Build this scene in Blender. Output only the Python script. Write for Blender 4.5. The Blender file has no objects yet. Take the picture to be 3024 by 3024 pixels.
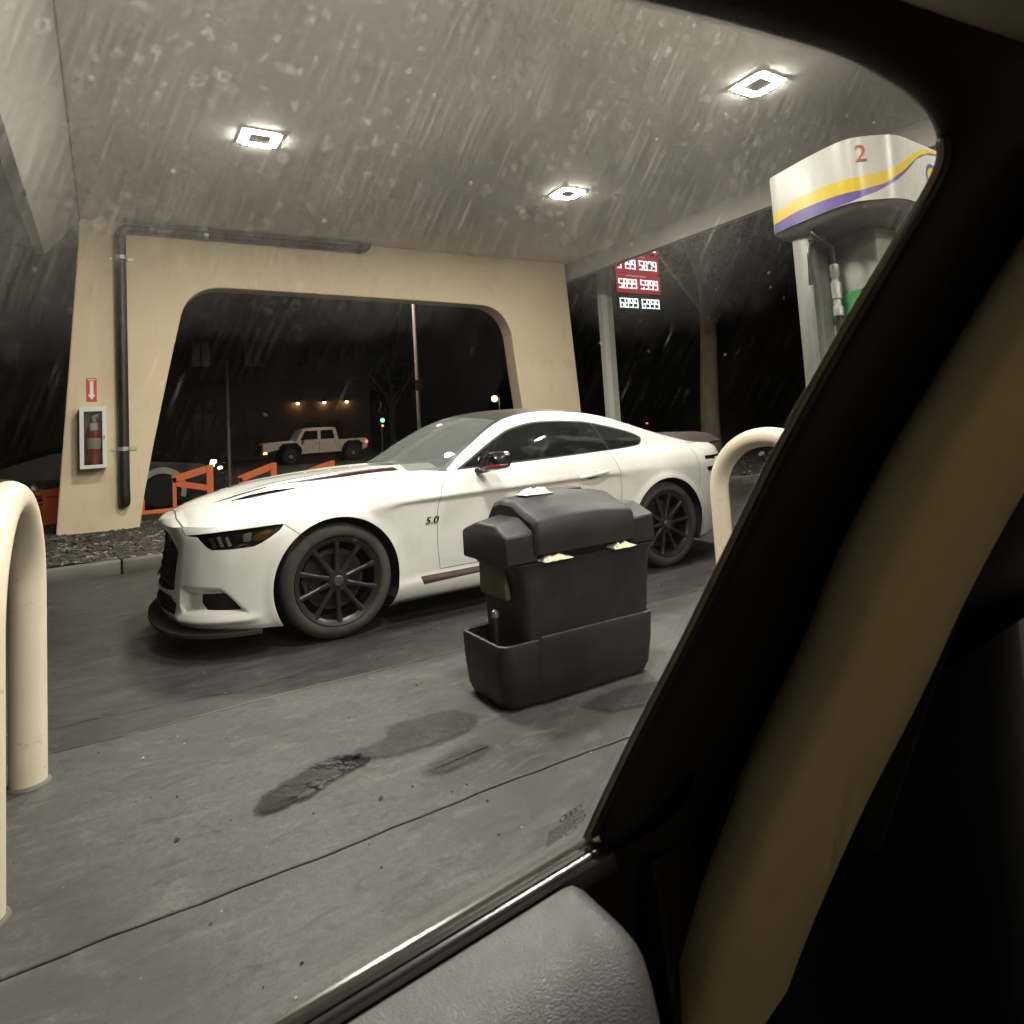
import bpy, bmesh, math, random
import numpy as np
from mathutils import Vector, Matrix

# ------------------------------------------------------------------ camera, sky, exposure
scene = bpy.context.scene
col = scene.collection
R = math.radians

cam_data = bpy.data.cameras.new("camera")
cam_data.sensor_width = 36.0
cam_data.lens = 23.469
cam_data.shift_y = -0.13328
cam_data.clip_start = 0.01
cam_data.clip_end = 800.0
cam_data.dof.use_dof = True
cam_data.dof.focus_distance = 4.5
cam_data.dof.aperture_fstop = 16.0
cam = bpy.data.objects.new("camera", cam_data)
col.objects.link(cam)
CAM = Vector((-1.1909, -5.0129, 1.21176))
c_r = Vector((0.8544513, -0.51599055, -0.0605536))
c_d = Vector((-0.01197697, 0.0969595, -0.99521626))
c_w = Vector((0.51939343, 0.85108907, 0.07666717))
m = Matrix.Identity(4)
for i in range(3):
    m[i][0] = c_r[i]; m[i][1] = -c_d[i]; m[i][2] = -c_w[i]; m[i][3] = CAM[i]
cam.matrix_world = m
scene.camera = cam

world = bpy.data.worlds.new("World")
scene.world = world
world.use_nodes = True
wn = world.node_tree
sky = wn.nodes.new('ShaderNodeTexSky')
sky.sky_type = 'NISHITA'
sky.sun_disc = False
sky.sun_elevation = R(-4.0)
sky.sun_rotation = R(200)
bg = wn.nodes['Background']
bg.inputs['Strength'].default_value = 0.02
wn.links.new(sky.outputs[0], bg.inputs[0])

LAMP = 460.0            # emission of the canopy LED lenses
scene.view_settings.view_transform = 'Standard'
scene.view_settings.look = 'None'
scene.view_settings.exposure = 0.36
scene.view_settings.gamma = 1.0
scene.view_settings.use_curve_mapping = False
scene.cycles.use_denoising = True
try:
    scene.cycles.denoiser = 'OPENIMAGEDENOISE'
except Exception:
    pass
scene.cycles.max_bounces = 7
scene.cycles.diffuse_bounces = 3
scene.cycles.glossy_bounces = 3
scene.cycles.transparent_max_bounces = 24
scene.cycles.sample_clamp_indirect = 4.0
scene.cycles.caustics_reflective = False
scene.cycles.caustics_refractive = False
scene.cycles.use_adaptive_sampling = True
scene.cycles.adaptive_threshold = 0.045

# ------------------------------------------------------------------ helpers
def mat(name, color=(.5, .5, .5), rough=.6, metal=0., coat=0., spec=.5, emit=None, estr=0., alpha=1.):
    mt = bpy.data.materials.new(name); mt.use_nodes = True
    b = mt.node_tree.nodes['Principled BSDF']
    b.inputs['Base Color'].default_value = (*color, 1)
    b.inputs['Roughness'].default_value = rough
    b.inputs['Metallic'].default_value = metal
    b.inputs['Coat Weight'].default_value = coat
    b.inputs['Coat Roughness'].default_value = .04
    b.inputs['Specular IOR Level'].default_value = spec
    if emit:
        b.inputs['Emission Color'].default_value = (*emit, 1)
        b.inputs['Emission Strength'].default_value = estr
    return mt

class N:
    """tiny node-graph helper"""
    def __init__(s, mt):
        s.t = mt.node_tree; s.p = s.t.nodes.get('Principled BSDF')
    def new(s, typ, **kw):
        n = s.t.nodes.new(typ)
        for k, v in kw.items():
            if k in ('i',):
                for kk, vv in v.items(): n.inputs[kk].default_value = vv
            else: setattr(n, k, v)
        return n
    def link(s, a, b): s.t.links.new(a, b)
    def coord(s, kind='Object', scale=(1, 1, 1), rot=(0, 0, 0), loc=(0, 0, 0)):
        c = s.new('ShaderNodeTexCoord'); mp = s.new('ShaderNodeMapping')
        mp.inputs['Scale'].default_value = scale; mp.inputs['Rotation'].default_value = rot
        mp.inputs['Location'].default_value = loc
        s.link(c.outputs[kind], mp.inputs[0]); return mp.outputs[0]
    def along(s, ang, sx, sy):
        """object coordinates turned so that y follows a direction, then squeezed"""
        c = s.new('ShaderNodeTexCoord'); mp = s.new('ShaderNodeMapping', vector_type='TEXTURE')
        mp.inputs['Rotation'].default_value = (0, 0, ang); mp.inputs['Scale'].default_value = (1 / sx, 1 / sy, 1)
        s.link(c.outputs['Object'], mp.inputs[0]); return mp.outputs[0]
    def noise(s, vec, scale, detail=4, rough=.55, dist=0.):
        n = s.new('ShaderNodeTexNoise'); n.inputs['Scale'].default_value = scale
        n.inputs['Detail'].default_value = detail; n.inputs['Roughness'].default_value = rough
        n.inputs['Distortion'].default_value = dist
        if vec is not None: s.link(vec, n.inputs['Vector'])
        return n.outputs['Fac']
    def ramp(s, fac, stops, interp='LINEAR'):
        n = s.new('ShaderNodeValToRGB'); e = n.color_ramp.elements; n.color_ramp.interpolation = interp
        while len(e) < len(stops): e.new(.5)
        for el, (p, c) in zip(e, stops):
            el.position = p
            el.color = (c, c, c, 1) if isinstance(c, (int, float)) else (*c, 1)
        s.link(fac, n.inputs[0]); return n.outputs[0]
    def mix(s, fac, a, b, mode='MIX'):
        n = s.new('ShaderNodeMix', data_type='RGBA', blend_type=mode)
        for sock, v in ((n.inputs[0], fac), (n.inputs[6], a), (n.inputs[7], b)):
            if hasattr(v, 'is_output'): s.link(v, sock)
            elif isinstance(v, (int, float)): sock.default_value = v if sock.type == 'VALUE' else (v, v, v, 1)
            else: sock.default_value = (*v, 1)
        return n.outputs[2]
    def math(s, op, a, b=0., clamp=False):
        n = s.new('ShaderNodeMath', operation=op, use_clamp=clamp)
        for k, v in ((0, a), (1, b)):
            if hasattr(v, 'is_output'): s.link(v, n.inputs[k])
            else: n.inputs[k].default_value = v
        return n.outputs[0]
    def bump(s, h, strength=.3, dist=.01):
        n = s.new('ShaderNodeBump'); n.inputs['Strength'].default_value = strength
        n.inputs['Distance'].default_value = dist; s.link(h, n.inputs['Height'])
        s.link(n.outputs[0], s.p.inputs['Normal']); return n
    def color(s, c): s.link(c, s.p.inputs['Base Color'])
    def rough(s, c): s.link(c, s.p.inputs['Roughness'])

def grain(name, c1, c2, scale=4., rough=(.5, .8), bump=.15, bscale=None, bdist=.004, coords='Object', stretch=(1, 1, 1), metal=0.):
    """base colour drifting between two tones, with matching gloss and fine relief"""
    mt = mat(name, c1, rough[0], metal); n = N(mt)
    v = n.coord(coords, stretch)
    f = n.noise(v, scale, 6, .6)
    n.color(n.mix(n.ramp(f, [(.3, 0.), (.7, 1.)]), c1, c2))
    n.rough(n.ramp(f, [(.3, rough[0]), (.7, rough[1])]))
    if bump: n.bump(n.noise(v, bscale or scale * 12, 4), bump, bdist)
    return mt

def empty(name, loc=(0, 0, 0), rot=(0, 0, 0)):
    o = bpy.data.objects.new(name, None); col.objects.link(o)
    o.location = loc; o.rotation_euler = rot; o.empty_display_size = .1
    return o
def tag(o, label=None, cat=None, group=None, kind=None):
    if label: o['label'] = label
    if cat: o['category'] = cat
    if group: o['group'] = group
    if kind: o['kind'] = kind
    return o
def thing(name, label, cat, loc=(0, 0, 0), rotz=0., group=None):
    return tag(empty(name, loc, (0, 0, rotz)), label, cat, group)

def obj(name, verts, faces, material, parent=None, smooth=False, off=(0, 0, 0), sharp=None):
    me = bpy.data.meshes.new(name)
    v = np.asarray(verts, float).reshape(-1, 3) - np.asarray(off, float)
    me.from_pydata(v.tolist(), [], [tuple(int(i) for i in f) for f in faces])
    me.validate()
    if material is not None: me.materials.append(material)
    if smooth:
        me.polygons.foreach_set('use_smooth', [True] * len(me.polygons))
        if sharp is not None: me.set_sharp_from_angle(angle=R(sharp))
    me.update()
    o = bpy.data.objects.new(name, me); col.objects.link(o)
    if parent is not None: o.parent = parent
    return o

class MB:
    """collects shapes into one mesh"""
    def __init__(s): s.v = []; s.f = []
    def add(s, v, f):
        k = len(s.v); s.v += [tuple(p) for p in v]; s.f += [tuple(i + k for i in q) for q in f]; return s
    def box(s, a, b):
        x0, y0, z0 = a; x1, y1, z1 = b
        return s.add([(x0, y0, z0), (x1, y0, z0), (x1, y1, z0), (x0, y1, z0), (x0, y0, z1), (x1, y0, z1), (x1, y1, z1), (x0, y1, z1)],
                     [(0, 3, 2, 1), (4, 5, 6, 7), (0, 1, 5, 4), (1, 2, 6, 5), (2, 3, 7, 6), (3, 0, 4, 7)])
    def hexa(s, v8):
        return s.add(v8, [(0, 3, 2, 1), (4, 5, 6, 7), (0, 1, 5, 4), (1, 2, 6, 5), (2, 3, 7, 6), (3, 0, 4, 7)])
    def rbox(s, a, b, r=.02, seg=3, axis=2):
        """box with rounded edges: rounded outline extruded along axis, with chamfered rims"""
        a = list(a); b = list(b); ax = [i for i in range(3) if i != axis]
        i, j = ax; r = min(r, (b[i] - a[i]) / 2 * .98, (b[j] - a[j]) / 2 * .98, (b[axis] - a[axis]) / 2 * .98)
        def loop(ins):
            pts = []
            for cx, cy, a0 in ((b[i] - r, b[j] - r, 0), (a[i] + r, b[j] - r, 90), (a[i] + r, a[j] + r, 180), (b[i] - r, a[j] + r, 270)):
                for k in range(seg + 1):
                    t = R(a0 + 90 * k / seg); rr = r - ins
                    pts.append((cx + rr * math.cos(t), cy + rr * math.sin(t)))
            return pts
        rings = []
        for k in range(seg + 1):
            t = R(90 * k / seg); rings.append((r * (1 - math.sin(t)), a[axis] + r * (1 - math.cos(t))))
        top = [(q, a[axis] + b[axis] - h) for q, h in reversed(rings)]
        V = []; n = 0
        for ins, h in rings + top:
            L = loop(ins); n = len(L)
            for p in L:
                q = [0, 0, 0]; q[i] = p[0]; q[j] = p[1]; q[axis] = h; V.append(tuple(q))
        m_ = len(rings) * 2; F = []
        flip = axis == 1
        for k in range(m_ - 1):
            for e in range(n):
                f = (k * n + e, k * n + (e + 1) % n, (k + 1) * n + (e + 1) % n, (k + 1) * n + e)
                F.append(f[::-1] if flip else f)
        c0 = tuple(range(n))[::-1]; c1 = tuple(range((m_ - 1) * n, m_ * n))
        F += [c0[::-1] if flip else c0, c1[::-1] if flip else c1]
        return s.add(V, F)
    def cyl(s, p, q, r, r2=None, seg=16, caps=True):
        return s.tube([p, q], [r, r if r2 is None else r2], seg, caps)
    def tube(s, pts, r, seg=10, caps=True, closed=False):
        P = [Vector(p) for p in pts]; n = len(P)
        rr = r if isinstance(r, (list, tuple)) else [r] * n
        V = []; F = []; up = None
        for k in range(n):
            if closed: t = (P[(k + 1) % n] - P[k - 1]).normalized()
            else: t = (P[min(k + 1, n - 1)] - P[max(k - 1, 0)]).normalized()
            if up is None:
                up = Vector((0, 0, 1)) if abs(t.z) < .9 else Vector((1, 0, 0))
            e1 = t.cross(up).normalized(); e2 = e1.cross(t); up = e2
            for j in range(seg):
                a = 2 * math.pi * j / seg
                V.append(P[k] + e1 * (rr[k] * math.cos(a)) + e2 * (rr[k] * math.sin(a)))
        for k in range(n if closed else n - 1):
            for j in range(seg):
                F.append((k * seg + j, ((k + 1) % n) * seg + j, ((k + 1) % n) * seg + (j + 1) % seg, k * seg + (j + 1) % seg))
        if caps and not closed:
            F.append(tuple(range(seg))); F.append(tuple(range((n - 1) * seg, n * seg))[::-1])
        return s.add(V, F)
    def lathe(s, prof, c=(0, 0, 0), axis='z', seg=32, close=False):
        """prof: (radius, height) pairs turned about an axis through c"""
        V = []; F = []
        for (r_, h) in prof:
            for j in range(seg):
                a = 2 * math.pi * j / seg; x, y = r_ * math.cos(a), r_ * math.sin(a)
                p = {'z': (x, y, h), 'y': (x, h, y), 'x': (h, x, y)}[axis]
                V.append((p[0] + c[0], p[1] + c[1], p[2] + c[2]))
        m_ = len(prof)
        for k in range(m_ if close else m_ - 1):
            for j in range(seg):
                F.append((k * seg + j, k * seg + (j + 1) % seg, ((k + 1) % m_) * seg + (j + 1) % seg, ((k + 1) % m_) * seg + j))
        if not close:
            F.append(tuple(range(seg))[::-1]); F.append(tuple(range((m_ - 1) * seg, m_ * seg)))
        return s.add(V, F)
    def prism(s, poly, f0, f1):
        """2-D polygon carried by two maps (point -> xyz)"""
        n = len(poly); V = [f0(p) for p in poly] + [f1(p) for p in poly]
        F = [tuple(range(n))[::-1], tuple(range(n, 2 * n))] + [(k, (k + 1) % n, n + (k + 1) % n, n + k) for k in range(n)]
        return s.add(V, F)
    def build(s, name, material, parent=None, smooth=False, off=(0, 0, 0), sharp=40):
        o = obj(name, s.v, s.f, material, parent, smooth, off, sharp if smooth else None)
        bm = bmesh.new(); bm.from_mesh(o.data); bmesh.ops.recalc_face_normals(bm, faces=bm.faces)
        bm.to_mesh(o.data); bm.free()
        return o

def copy_tree(o, parent=None):
    c = o.copy(); col.objects.link(c); c.parent = parent
    for ch in [q for q in bpy.data.objects if q.parent == o]: copy_tree(ch, c)
    return c

def pchip(xs, ys, x):
    xs = np.asarray(xs, float); ys = np.asarray(ys, float); x = np.clip(np.asarray(x, float), xs[0], xs[-1])
    h = np.diff(xs); dl = np.diff(ys) / h; d = np.zeros(len(xs))
    for k in range(1, len(xs) - 1):
        if dl[k - 1] * dl[k] > 0:
            w1 = 2 * h[k] + h[k - 1]; w2 = h[k] + 2 * h[k - 1]
            d[k] = (w1 + w2) / (w1 / dl[k - 1] + w2 / dl[k])
    d[0] = dl[0]; d[-1] = dl[-1]
    i = np.clip(np.searchsorted(xs, x, side='right') - 1, 0, len(h) - 1)
    t = (x - xs[i]) / h[i]
    return ((1 + 2 * t) * (1 - t) ** 2 * ys[i] + t * (1 - t) ** 2 * h[i] * d[i] + t * t * (3 - 2 * t) * ys[i + 1] + t * t * (t - 1) * h[i] * d[i + 1])

def catmull(P, n):
    """smooth open curve through P, n points per span"""
    P = np.asarray(P, float); out = []
    Q = np.vstack([2 * P[0] - P[1], P, 2 * P[-1] - P[-2]])
    for k in range(1, len(Q) - 2):
        for j in range(n):
            t = j / n; a, b, c, d = Q[k - 1], Q[k], Q[k + 1], Q[k + 2]
            out.append(.5 * (2 * b + (c - a) * t + (2 * a - 5 * b + 4 * c - d) * t * t + (3 * b - a - 3 * c + d) * t ** 3))
    out.append(P[-1]); return np.array(out)

def text_mesh(s, size, depth, name, material, parent, matrix, font_shear=0.):
    cu = bpy.data.curves.new(name, 'FONT'); cu.body = s; cu.size = size; cu.extrude = depth
    cu.align_x = 'CENTER'; cu.align_y = 'CENTER'; cu.shear = font_shear
    tmp = bpy.data.objects.new(name + '_tmp', cu); col.objects.link(tmp)
    dg = bpy.context.evaluated_depsgraph_get()
    me = bpy.data.meshes.new_from_object(tmp.evaluated_get(dg))
    bpy.data.objects.remove(tmp)
    me.name = name; me.materials.clear(); me.materials.append(material)
    o = bpy.data.objects.new(name, me); col.objects.link(o)
    o.parent = parent; o.matrix_local = matrix
    return o

# ------------------------------------------------------------------ ground, bed, canopy (the large structure)
rng = random.Random(7)
def concrete(name, lo, hi, rlo, rhi, streak=1.5, stain=.5, bump=.25):
    mt = mat(name, lo, .7); n = N(mt)
    v = n.coord('Object'); vs = n.coord('Object', (1, streak * 2.2, 1))
    big = n.noise(v, .8, 5, .6, .8); mid = n.noise(vs, 2.6, 8, .68, .35); fine = n.noise(v, 38, 5, .7); spot = n.noise(vs, 9, 5, .6, 1.2)
    base = n.mix(n.ramp(mid, [(.28, 0.), (.72, 1.)]), lo, hi)
    base = n.mix(n.ramp(big, [(.40, 0.), (.62, stain)]), base, tuple(c * .52 for c in lo))
    base = n.mix(n.ramp(spot, [(.56, 0.), (.68, .85)]), base, tuple(c * .50 for c in lo))
    base = n.mix(n.ramp(n.noise(vs, 5, 6, .6, .8), [(.54, 0.), (.70, .6)]), base, tuple(min(1, c * 1.45) for c in hi))
    base = n.mix(n.ramp(n.noise(v, 130, 2), [(.57, 0.), (.64, .6)]), base, tuple(c * .45 for c in lo))
    base = n.mix(n.ramp(fine, [(.38, .5), (.60, 0.)]), base, tuple(c * .55 for c in lo))
    n.color(base); n.rough(n.ramp(mid, [(.3, rlo), (.7, rhi)]))
    n.bump(n.math('ADD', n.math('MULTIPLY', fine, .5), mid), bump, .006)
    return mt
MG = {}
MG['island'] = concrete('island_concrete', (.058, .0535, .0485), (.100, .093, .085), .50, .78, 1.0, .8)
MG['lane'] = concrete('lane_concrete', (.042, .0390, .0362), (.065, .0605, .0562), .34, .60, 1.3, .65)
MG['near'] = concrete('forecourt_concrete', (.062, .0575, .0525), (.092, .086, .078), .50, .75, .8, .7)
MG['road'] = grain('asphalt', (.035, .034, .033), (.055, .052, .05), 2, (.6, .85), .3, 60)
MG['joint'] = grain('joint_filler', (.018, .016, .013), (.03, .027, .022), 9, (.8, .9), .3)
MG['kerb'] = grain('kerb_concrete', (.085, .078, .066), (.150, .138, .115), 3, (.6, .85), .3, 50)
MG['soil'] = grain('dark_bark_soil', (.030, .024, .018), (.060, .050, .040), 6, (.8, .95), .6, 40, .02)
MG['stucco'] = grain('cream_stucco', (.66, .53, .355), (.72, .59, .405), .8, (.75, .85), .25, 140, .004)
mt = MG['stucco']; n = N(mt); v = n.coord('Object')
old = n.p.inputs['Base Color'].links[0].from_socket
g1 = n.noise(v, 2.2, 7, .62, .5); g2 = n.noise(n.coord('Object', (3, 3, .5)), 3, 6, .6)
c_ = n.mix(n.ramp(g1, [(.58, 0.), (.78, .40)]), old, (.44, .34, .21)); c_ = n.mix(n.ramp(g2, [(.60, 0.), (.78, .42)]), c_, (.34, .26, .16)); n.color(c_)
MG['soffit'] = grain('canopy_soffit_paint', (.60, .57, .52), (.67, .64, .585), .7, (.7, .85), .3, 90, .004)
MG['fascia'] = grain('canopy_fascia_paint', (.30, .275, .24), (.35, .325, .285), 1, (.6, .8), .15, 90, .003)

base = obj('ground', [(-300, -200, -.03), (400, -200, -.03), (400, 500, -.03), (-300, 500, -.03)], [(0, 1, 2, 3)], MG['road'])
tag(base, 'dark asphalt street and ground beyond the forecourt', kind='structure')
pav = empty('pavement', (0, 0, 0)); tag(pav, 'concrete forecourt slabs split by dark joints', kind='structure')
def wob(x, seed): return .008 * math.sin(x * 1.7 + seed) + .005 * math.sin(x * 5.3 + seed * 2) + .0025 * math.sin(x * 17 + seed * 3) + .0015 * math.sin(x * 41 + seed)
def slab(x0, x1, y0, y1, material, s0, s1, gap=.0055):
    xs = np.arange(x0 + gap, x1 - gap + 1e-6, .05); V = []; F = []
    lo = [y0 + gap + (wob(x, s0) if s0 is not None else 0) for x in xs]; hi = [y1 - gap + (wob(x, s1) if s1 is not None else 0) for x in xs]
    for x, a, b in zip(xs, lo, hi):
        V += [(x, a, -.025), (x, a, -.003), (x, a + .004, 0), (x, b - .004, 0), (x, b, -.003), (x, b, -.025)]
    for k in range(len(xs) - 1):
        for j in range(5): F.append((k * 6 + j, (k + 1) * 6 + j, (k + 1) * 6 + j + 1, k * 6 + j + 1))
    F += [tuple(range(6)), tuple(range(len(V) - 6, len(V)))[::-1]]
    MB().add(V, F).build('slab', material, pav)
J1, J2, KB = -2.928, -1.575, 2.79
slab(-16, -4.1, -14, J1, MG['near'], None, 1.); slab(-4.1, 4.9, -14, J1, MG['near'], None, 1.); slab(4.9, 20, -14, J1, MG['near'], None, 1.)
slab(-16, -3.4, J1, J2, MG['island'], 1., 2.); slab(-3.4, 6.2, J1, J2, MG['island'], 1., 2.); slab(6.2, 20, J1, J2, MG['island'], 1., 2.)
slab(-16, -5.2, J2, KB, MG['lane'], 2., None); slab(-5.2, 4.35, J2, KB, MG['lane'], 2., None); slab(4.35, 20, J2, KB, MG['lane'], 2., None)
MB().box((-16, -14, -.028), (20, KB, -.012)).build('joint_filler', MG['joint'], pav)
# wandering hairline cracks in the lane
def crack(pts, w_):
    P = catmull([(x, y, 0) for x, y in pts], 14); V = []; F = []
    for k, p in enumerate(P):
        o_ = .010 * math.sin(k * 1.3) + .006 * math.sin(k * 3.1); ww = w_ * (.5 + .5 * abs(math.sin(k * .7 + 1)))
        V += [(p[0], p[1] + o_ - ww, .0025), (p[0], p[1] + o_ + ww, .0025)]
    for k in range(len(P) - 1): F.append((2 * k, 2 * k + 2, 2 * k + 3, 2 * k + 1))
    obj('crack', V, F, MG['joint'], pav)
crack([(-1.6, -1.26), (-.85, -1.33), (-.64, -1.385), (-.25, -1.31), (.1, -1.22), (.35, -1.24)], .003)

# wet patches on the island
mt = mat('wet_concrete', (.05, .045, .037), .16, spec=.4); n = N(mt); v = n.coord('Object')
f = n.noise(v, 9, 5, .6); n.color(n.mix(f, (.010, .0095, .0085), (.022, .020, .018))); n.rough(n.ramp(n.noise(v, 5, 4), [(.35, .05), (.62, .20)])); n.bump(n.noise(v, 16, 3), .45, .006)
mt2 = mat('damp_concrete', (.10, .09, .075), .4, spec=.3); n = N(mt2); v = n.coord('Object')
n.color(n.mix(n.noise(v, 14, 6, .65), (.026, .0245, .022), (.050, .047, .042))); n.rough(n.ramp(n.noise(v, 6, 4), [(.35, .4), (.65, .7)])); n.bump(n.noise(v, 38, 5), .2, .004)
def feather(mt, lo=.30, hi=.62):
    """lets the sheet fade out towards its ragged edge (fade = 1 inside, 0 at the rim)"""
    n = N(mt); at = n.new('ShaderNodeAttribute'); at.attribute_name = 'fade'; out = [q for q in n.t.nodes if q.type == 'OUTPUT_MATERIAL'][0]
    v = n.coord('Object'); k = n.math('ADD', at.outputs['Fac'], n.math('MULTIPLY', n.math('SUBTRACT', n.noise(v, 26, 6, .65), .5), .9))
    mx = n.new('ShaderNodeMixShader'); tr = n.new('ShaderNodeBsdfTransparent'); n.link(n.ramp(k, [(lo, 0.), (hi, 1.)]), mx.inputs[0]); n.link(tr.outputs[0], mx.inputs[1]); n.link(n.p.outputs[0], mx.inputs[2]); n.link(mx.outputs[0], out.inputs[0])
feather(mt, .22, .60); feather(mt2, .22, .95)
def patch(name, pts, material, label, grow=1.18):
    P = np.array(pts); Q = catmull(np.vstack([P, P[:1]]), 7)[:-1]; c = Q.mean(0); e = np.array([np.roll(Q, -1, 0)[k] - np.roll(Q, 1, 0)[k] for k in range(len(Q))]); nn = np.stack([e[:, 1], -e[:, 0]], -1); nn /= np.linalg.norm(nn, axis=1)[:, None] + 1e-9
    if ((Q + nn * .01 - c) ** 2).sum() < ((Q - c) ** 2).sum(): nn = -nn
    V = []; F = []; fade = []; m_ = len(Q)
    for d_, f_ in ((.045, 0.), (.02, .30), (.0, .55), (-.018, .85)):
        V += [(x, y, .0035) for x, y in Q + nn * d_]; fade += [f_] * m_
    for a in range(3):
        for b in range(m_): F.append((a * m_ + b, a * m_ + (b + 1) % m_, (a + 1) * m_ + (b + 1) % m_, (a + 1) * m_ + b))
    F.append(tuple(range(3 * m_, 4 * m_)))
    o = obj(name, V, F, material)
    at = o.data.attributes.new('fade', 'FLOAT', 'POINT'); at.data.foreach_set('value', fade)
    bm = bmesh.new(); bm.from_mesh(o.data); bmesh.ops.triangulate(bm, faces=bm.faces); bmesh.ops.recalc_face_normals(bm, faces=bm.faces)
    bm.to_mesh(o.data); bm.free()
    tag(o, label, kind='stuff'); return o
patch('puddle', [(-.768, -2.588), (-.743, -2.51), (-.636, -2.431), (-.528, -2.385), (-.43, -2.39), (-.378, -2.469), (-.515, -2.511), (-.601, -2.568), (-.696, -2.596)][::-1], mt, 'dark wet spot at the end of the damp trail on the island')
patch('damp_trail', [(-.427, -2.395), (-.254, -2.348), (-.19, -2.25), (-.07, -2.25), (.063, -2.269), (.112, -2.394), (.032, -2.487), (-.191, -2.503), (-.372, -2.466)][::-1], mt2, 'long damp trail leading from the bin to the wet spot')
patch('damp_stain', [(-.227, -2.693), (-.193, -2.661), (-.064, -2.62), (.045, -2.658), (-.038, -2.706), (-.174, -2.734)][::-1], mt2, 'small damp stain in front of the waste bin')
patch('oil_stain', [(.55, -2.60), (.75, -2.56), (.95, -2.60), (1.0, -2.70), (.8, -2.76), (.6, -2.72)][::-1], mt2, 'dull oily stain near the foot of the waste bin')

# loose grit on the slabs
V = []; F = []; rg0 = random.Random(21)
for k in range(900):
    a = rg0.uniform(-2.4, 3.4); b = rg0.uniform(-4.2, 2.6); s_ = rg0.uniform(.0018, .0065) * (1.8 if rg0.random() < .05 else 1); i0 = len(V)
    for dx, dy, dz in ((1, 0, .3), (-.4, .9, .3), (-.6, -.8, .3), (.2, .1, 1.1), (.1, 0, -.2)): V.append((a + dx * s_ * rg0.uniform(.7, 1.3), b + dy * s_ * rg0.uniform(.7, 1.3), .0006 + dz * s_))
    F += [tuple(i0 + t for t in q) for q in ((0, 1, 3), (1, 2, 3), (2, 0, 3), (1, 0, 4), (2, 1, 4), (0, 2, 4))]
mtg = mat('grit', (.2, .18, .15), .85); n = N(mtg); ge = n.new('ShaderNodeNewGeometry'); n.color(n.ramp(ge.outputs['Random Per Island'], [(0, (.03, .028, .025)), (.6, (.13, .12, .10)), (1, (.42, .40, .35))]))
tag(obj('grit', V, F, mtg), 'loose grit and small stones scattered on the concrete', kind='stuff')

# kerb stones and planted bed
kb = empty('kerb', (0, KB, 0)); tag(kb, 'low dark concrete kerb between lane and planted bed', kind='structure')
x = -12.0
while x < 19:
    MB().rbox((x + .004, 0, -.02), (x + 1.81, .16, .128), .018, 2, 0).build('kerb_stone', MG['kerb'], kb, True); x += 1.82
xs = np.linspace(-12, 20, 130); ys = np.concatenate([np.linspace(KB + .16, 8.0, 40), [8.4]]); V = []; F = []
for a in xs:
    for b in ys: V.append((a, b, (.105 + .03 * math.sin(a * 2.1 + b * 1.7) * math.sin(b * 2.9) + .02 * rng.random()) if b < 8.3 else -.03))
m_ = len(ys)
for i in range(len(xs) - 1):
    for j in range(m_ - 1): F.append((i * m_ + j, (i + 1) * m_ + j, (i + 1) * m_ + j + 1, i * m_ + j + 1))
bed = obj('planted_bed', V, F, MG['soil'], None, True); tag(bed, 'bark covered bed behind the kerb', kind='structure')
V = []; F = []
for k in range(9000):
    a = rng.uniform(-4.5, 3.2) if k < 7800 else rng.uniform(3, 12); b = rng.uniform(KB + .15, 7.2); s_ = rng.uniform(.010, .034) * (1.5 if rng.random() < .08 else 1); th = rng.uniform(0, 6.28); c0, s0 = math.cos(th), math.sin(th)
    zz = .105 + .03 * math.sin(a * 2.1 + b * 1.7) * math.sin(b * 2.9) + .012; i0 = len(V); tl = rng.uniform(-.5, .5)
    for dx, dy, dz in ((-1.3, -.5, 0), (1.3, -.5, .15), (1.2, .5, 0), (-1.2, .6, .1), (-1, -.3, .5), (1, -.3, .6), (.9, .3, .5), (-.9, .4, .6)):
        V.append((a + (dx * c0 - dy * s0) * s_, b + (dx * s0 + dy * c0) * s_, zz + (dz + tl * dx) * s_ * .8))
    F += [tuple(i0 + t for t in q) for q in ((0, 3, 2, 1), (4, 5, 6, 7), (0, 1, 5, 4), (1, 2, 6, 5), (2, 3, 7, 6), (3, 0, 4, 7))]
mt = mat('bark_chips', (.06, .05, .04), .8); n = N(mt)
ge = n.new('ShaderNodeNewGeometry'); n.color(n.ramp(ge.outputs['Random Per Island'], [(0, (.028, .023, .018)), (.6, (.075, .060, .046)), (.9, (.13, .11, .085)), (1, (.30, .27, .22))]))
tag(obj('bark_chips', V, F, mt), 'loose bark chips and pebbles covering the bed', kind='stuff')

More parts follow.
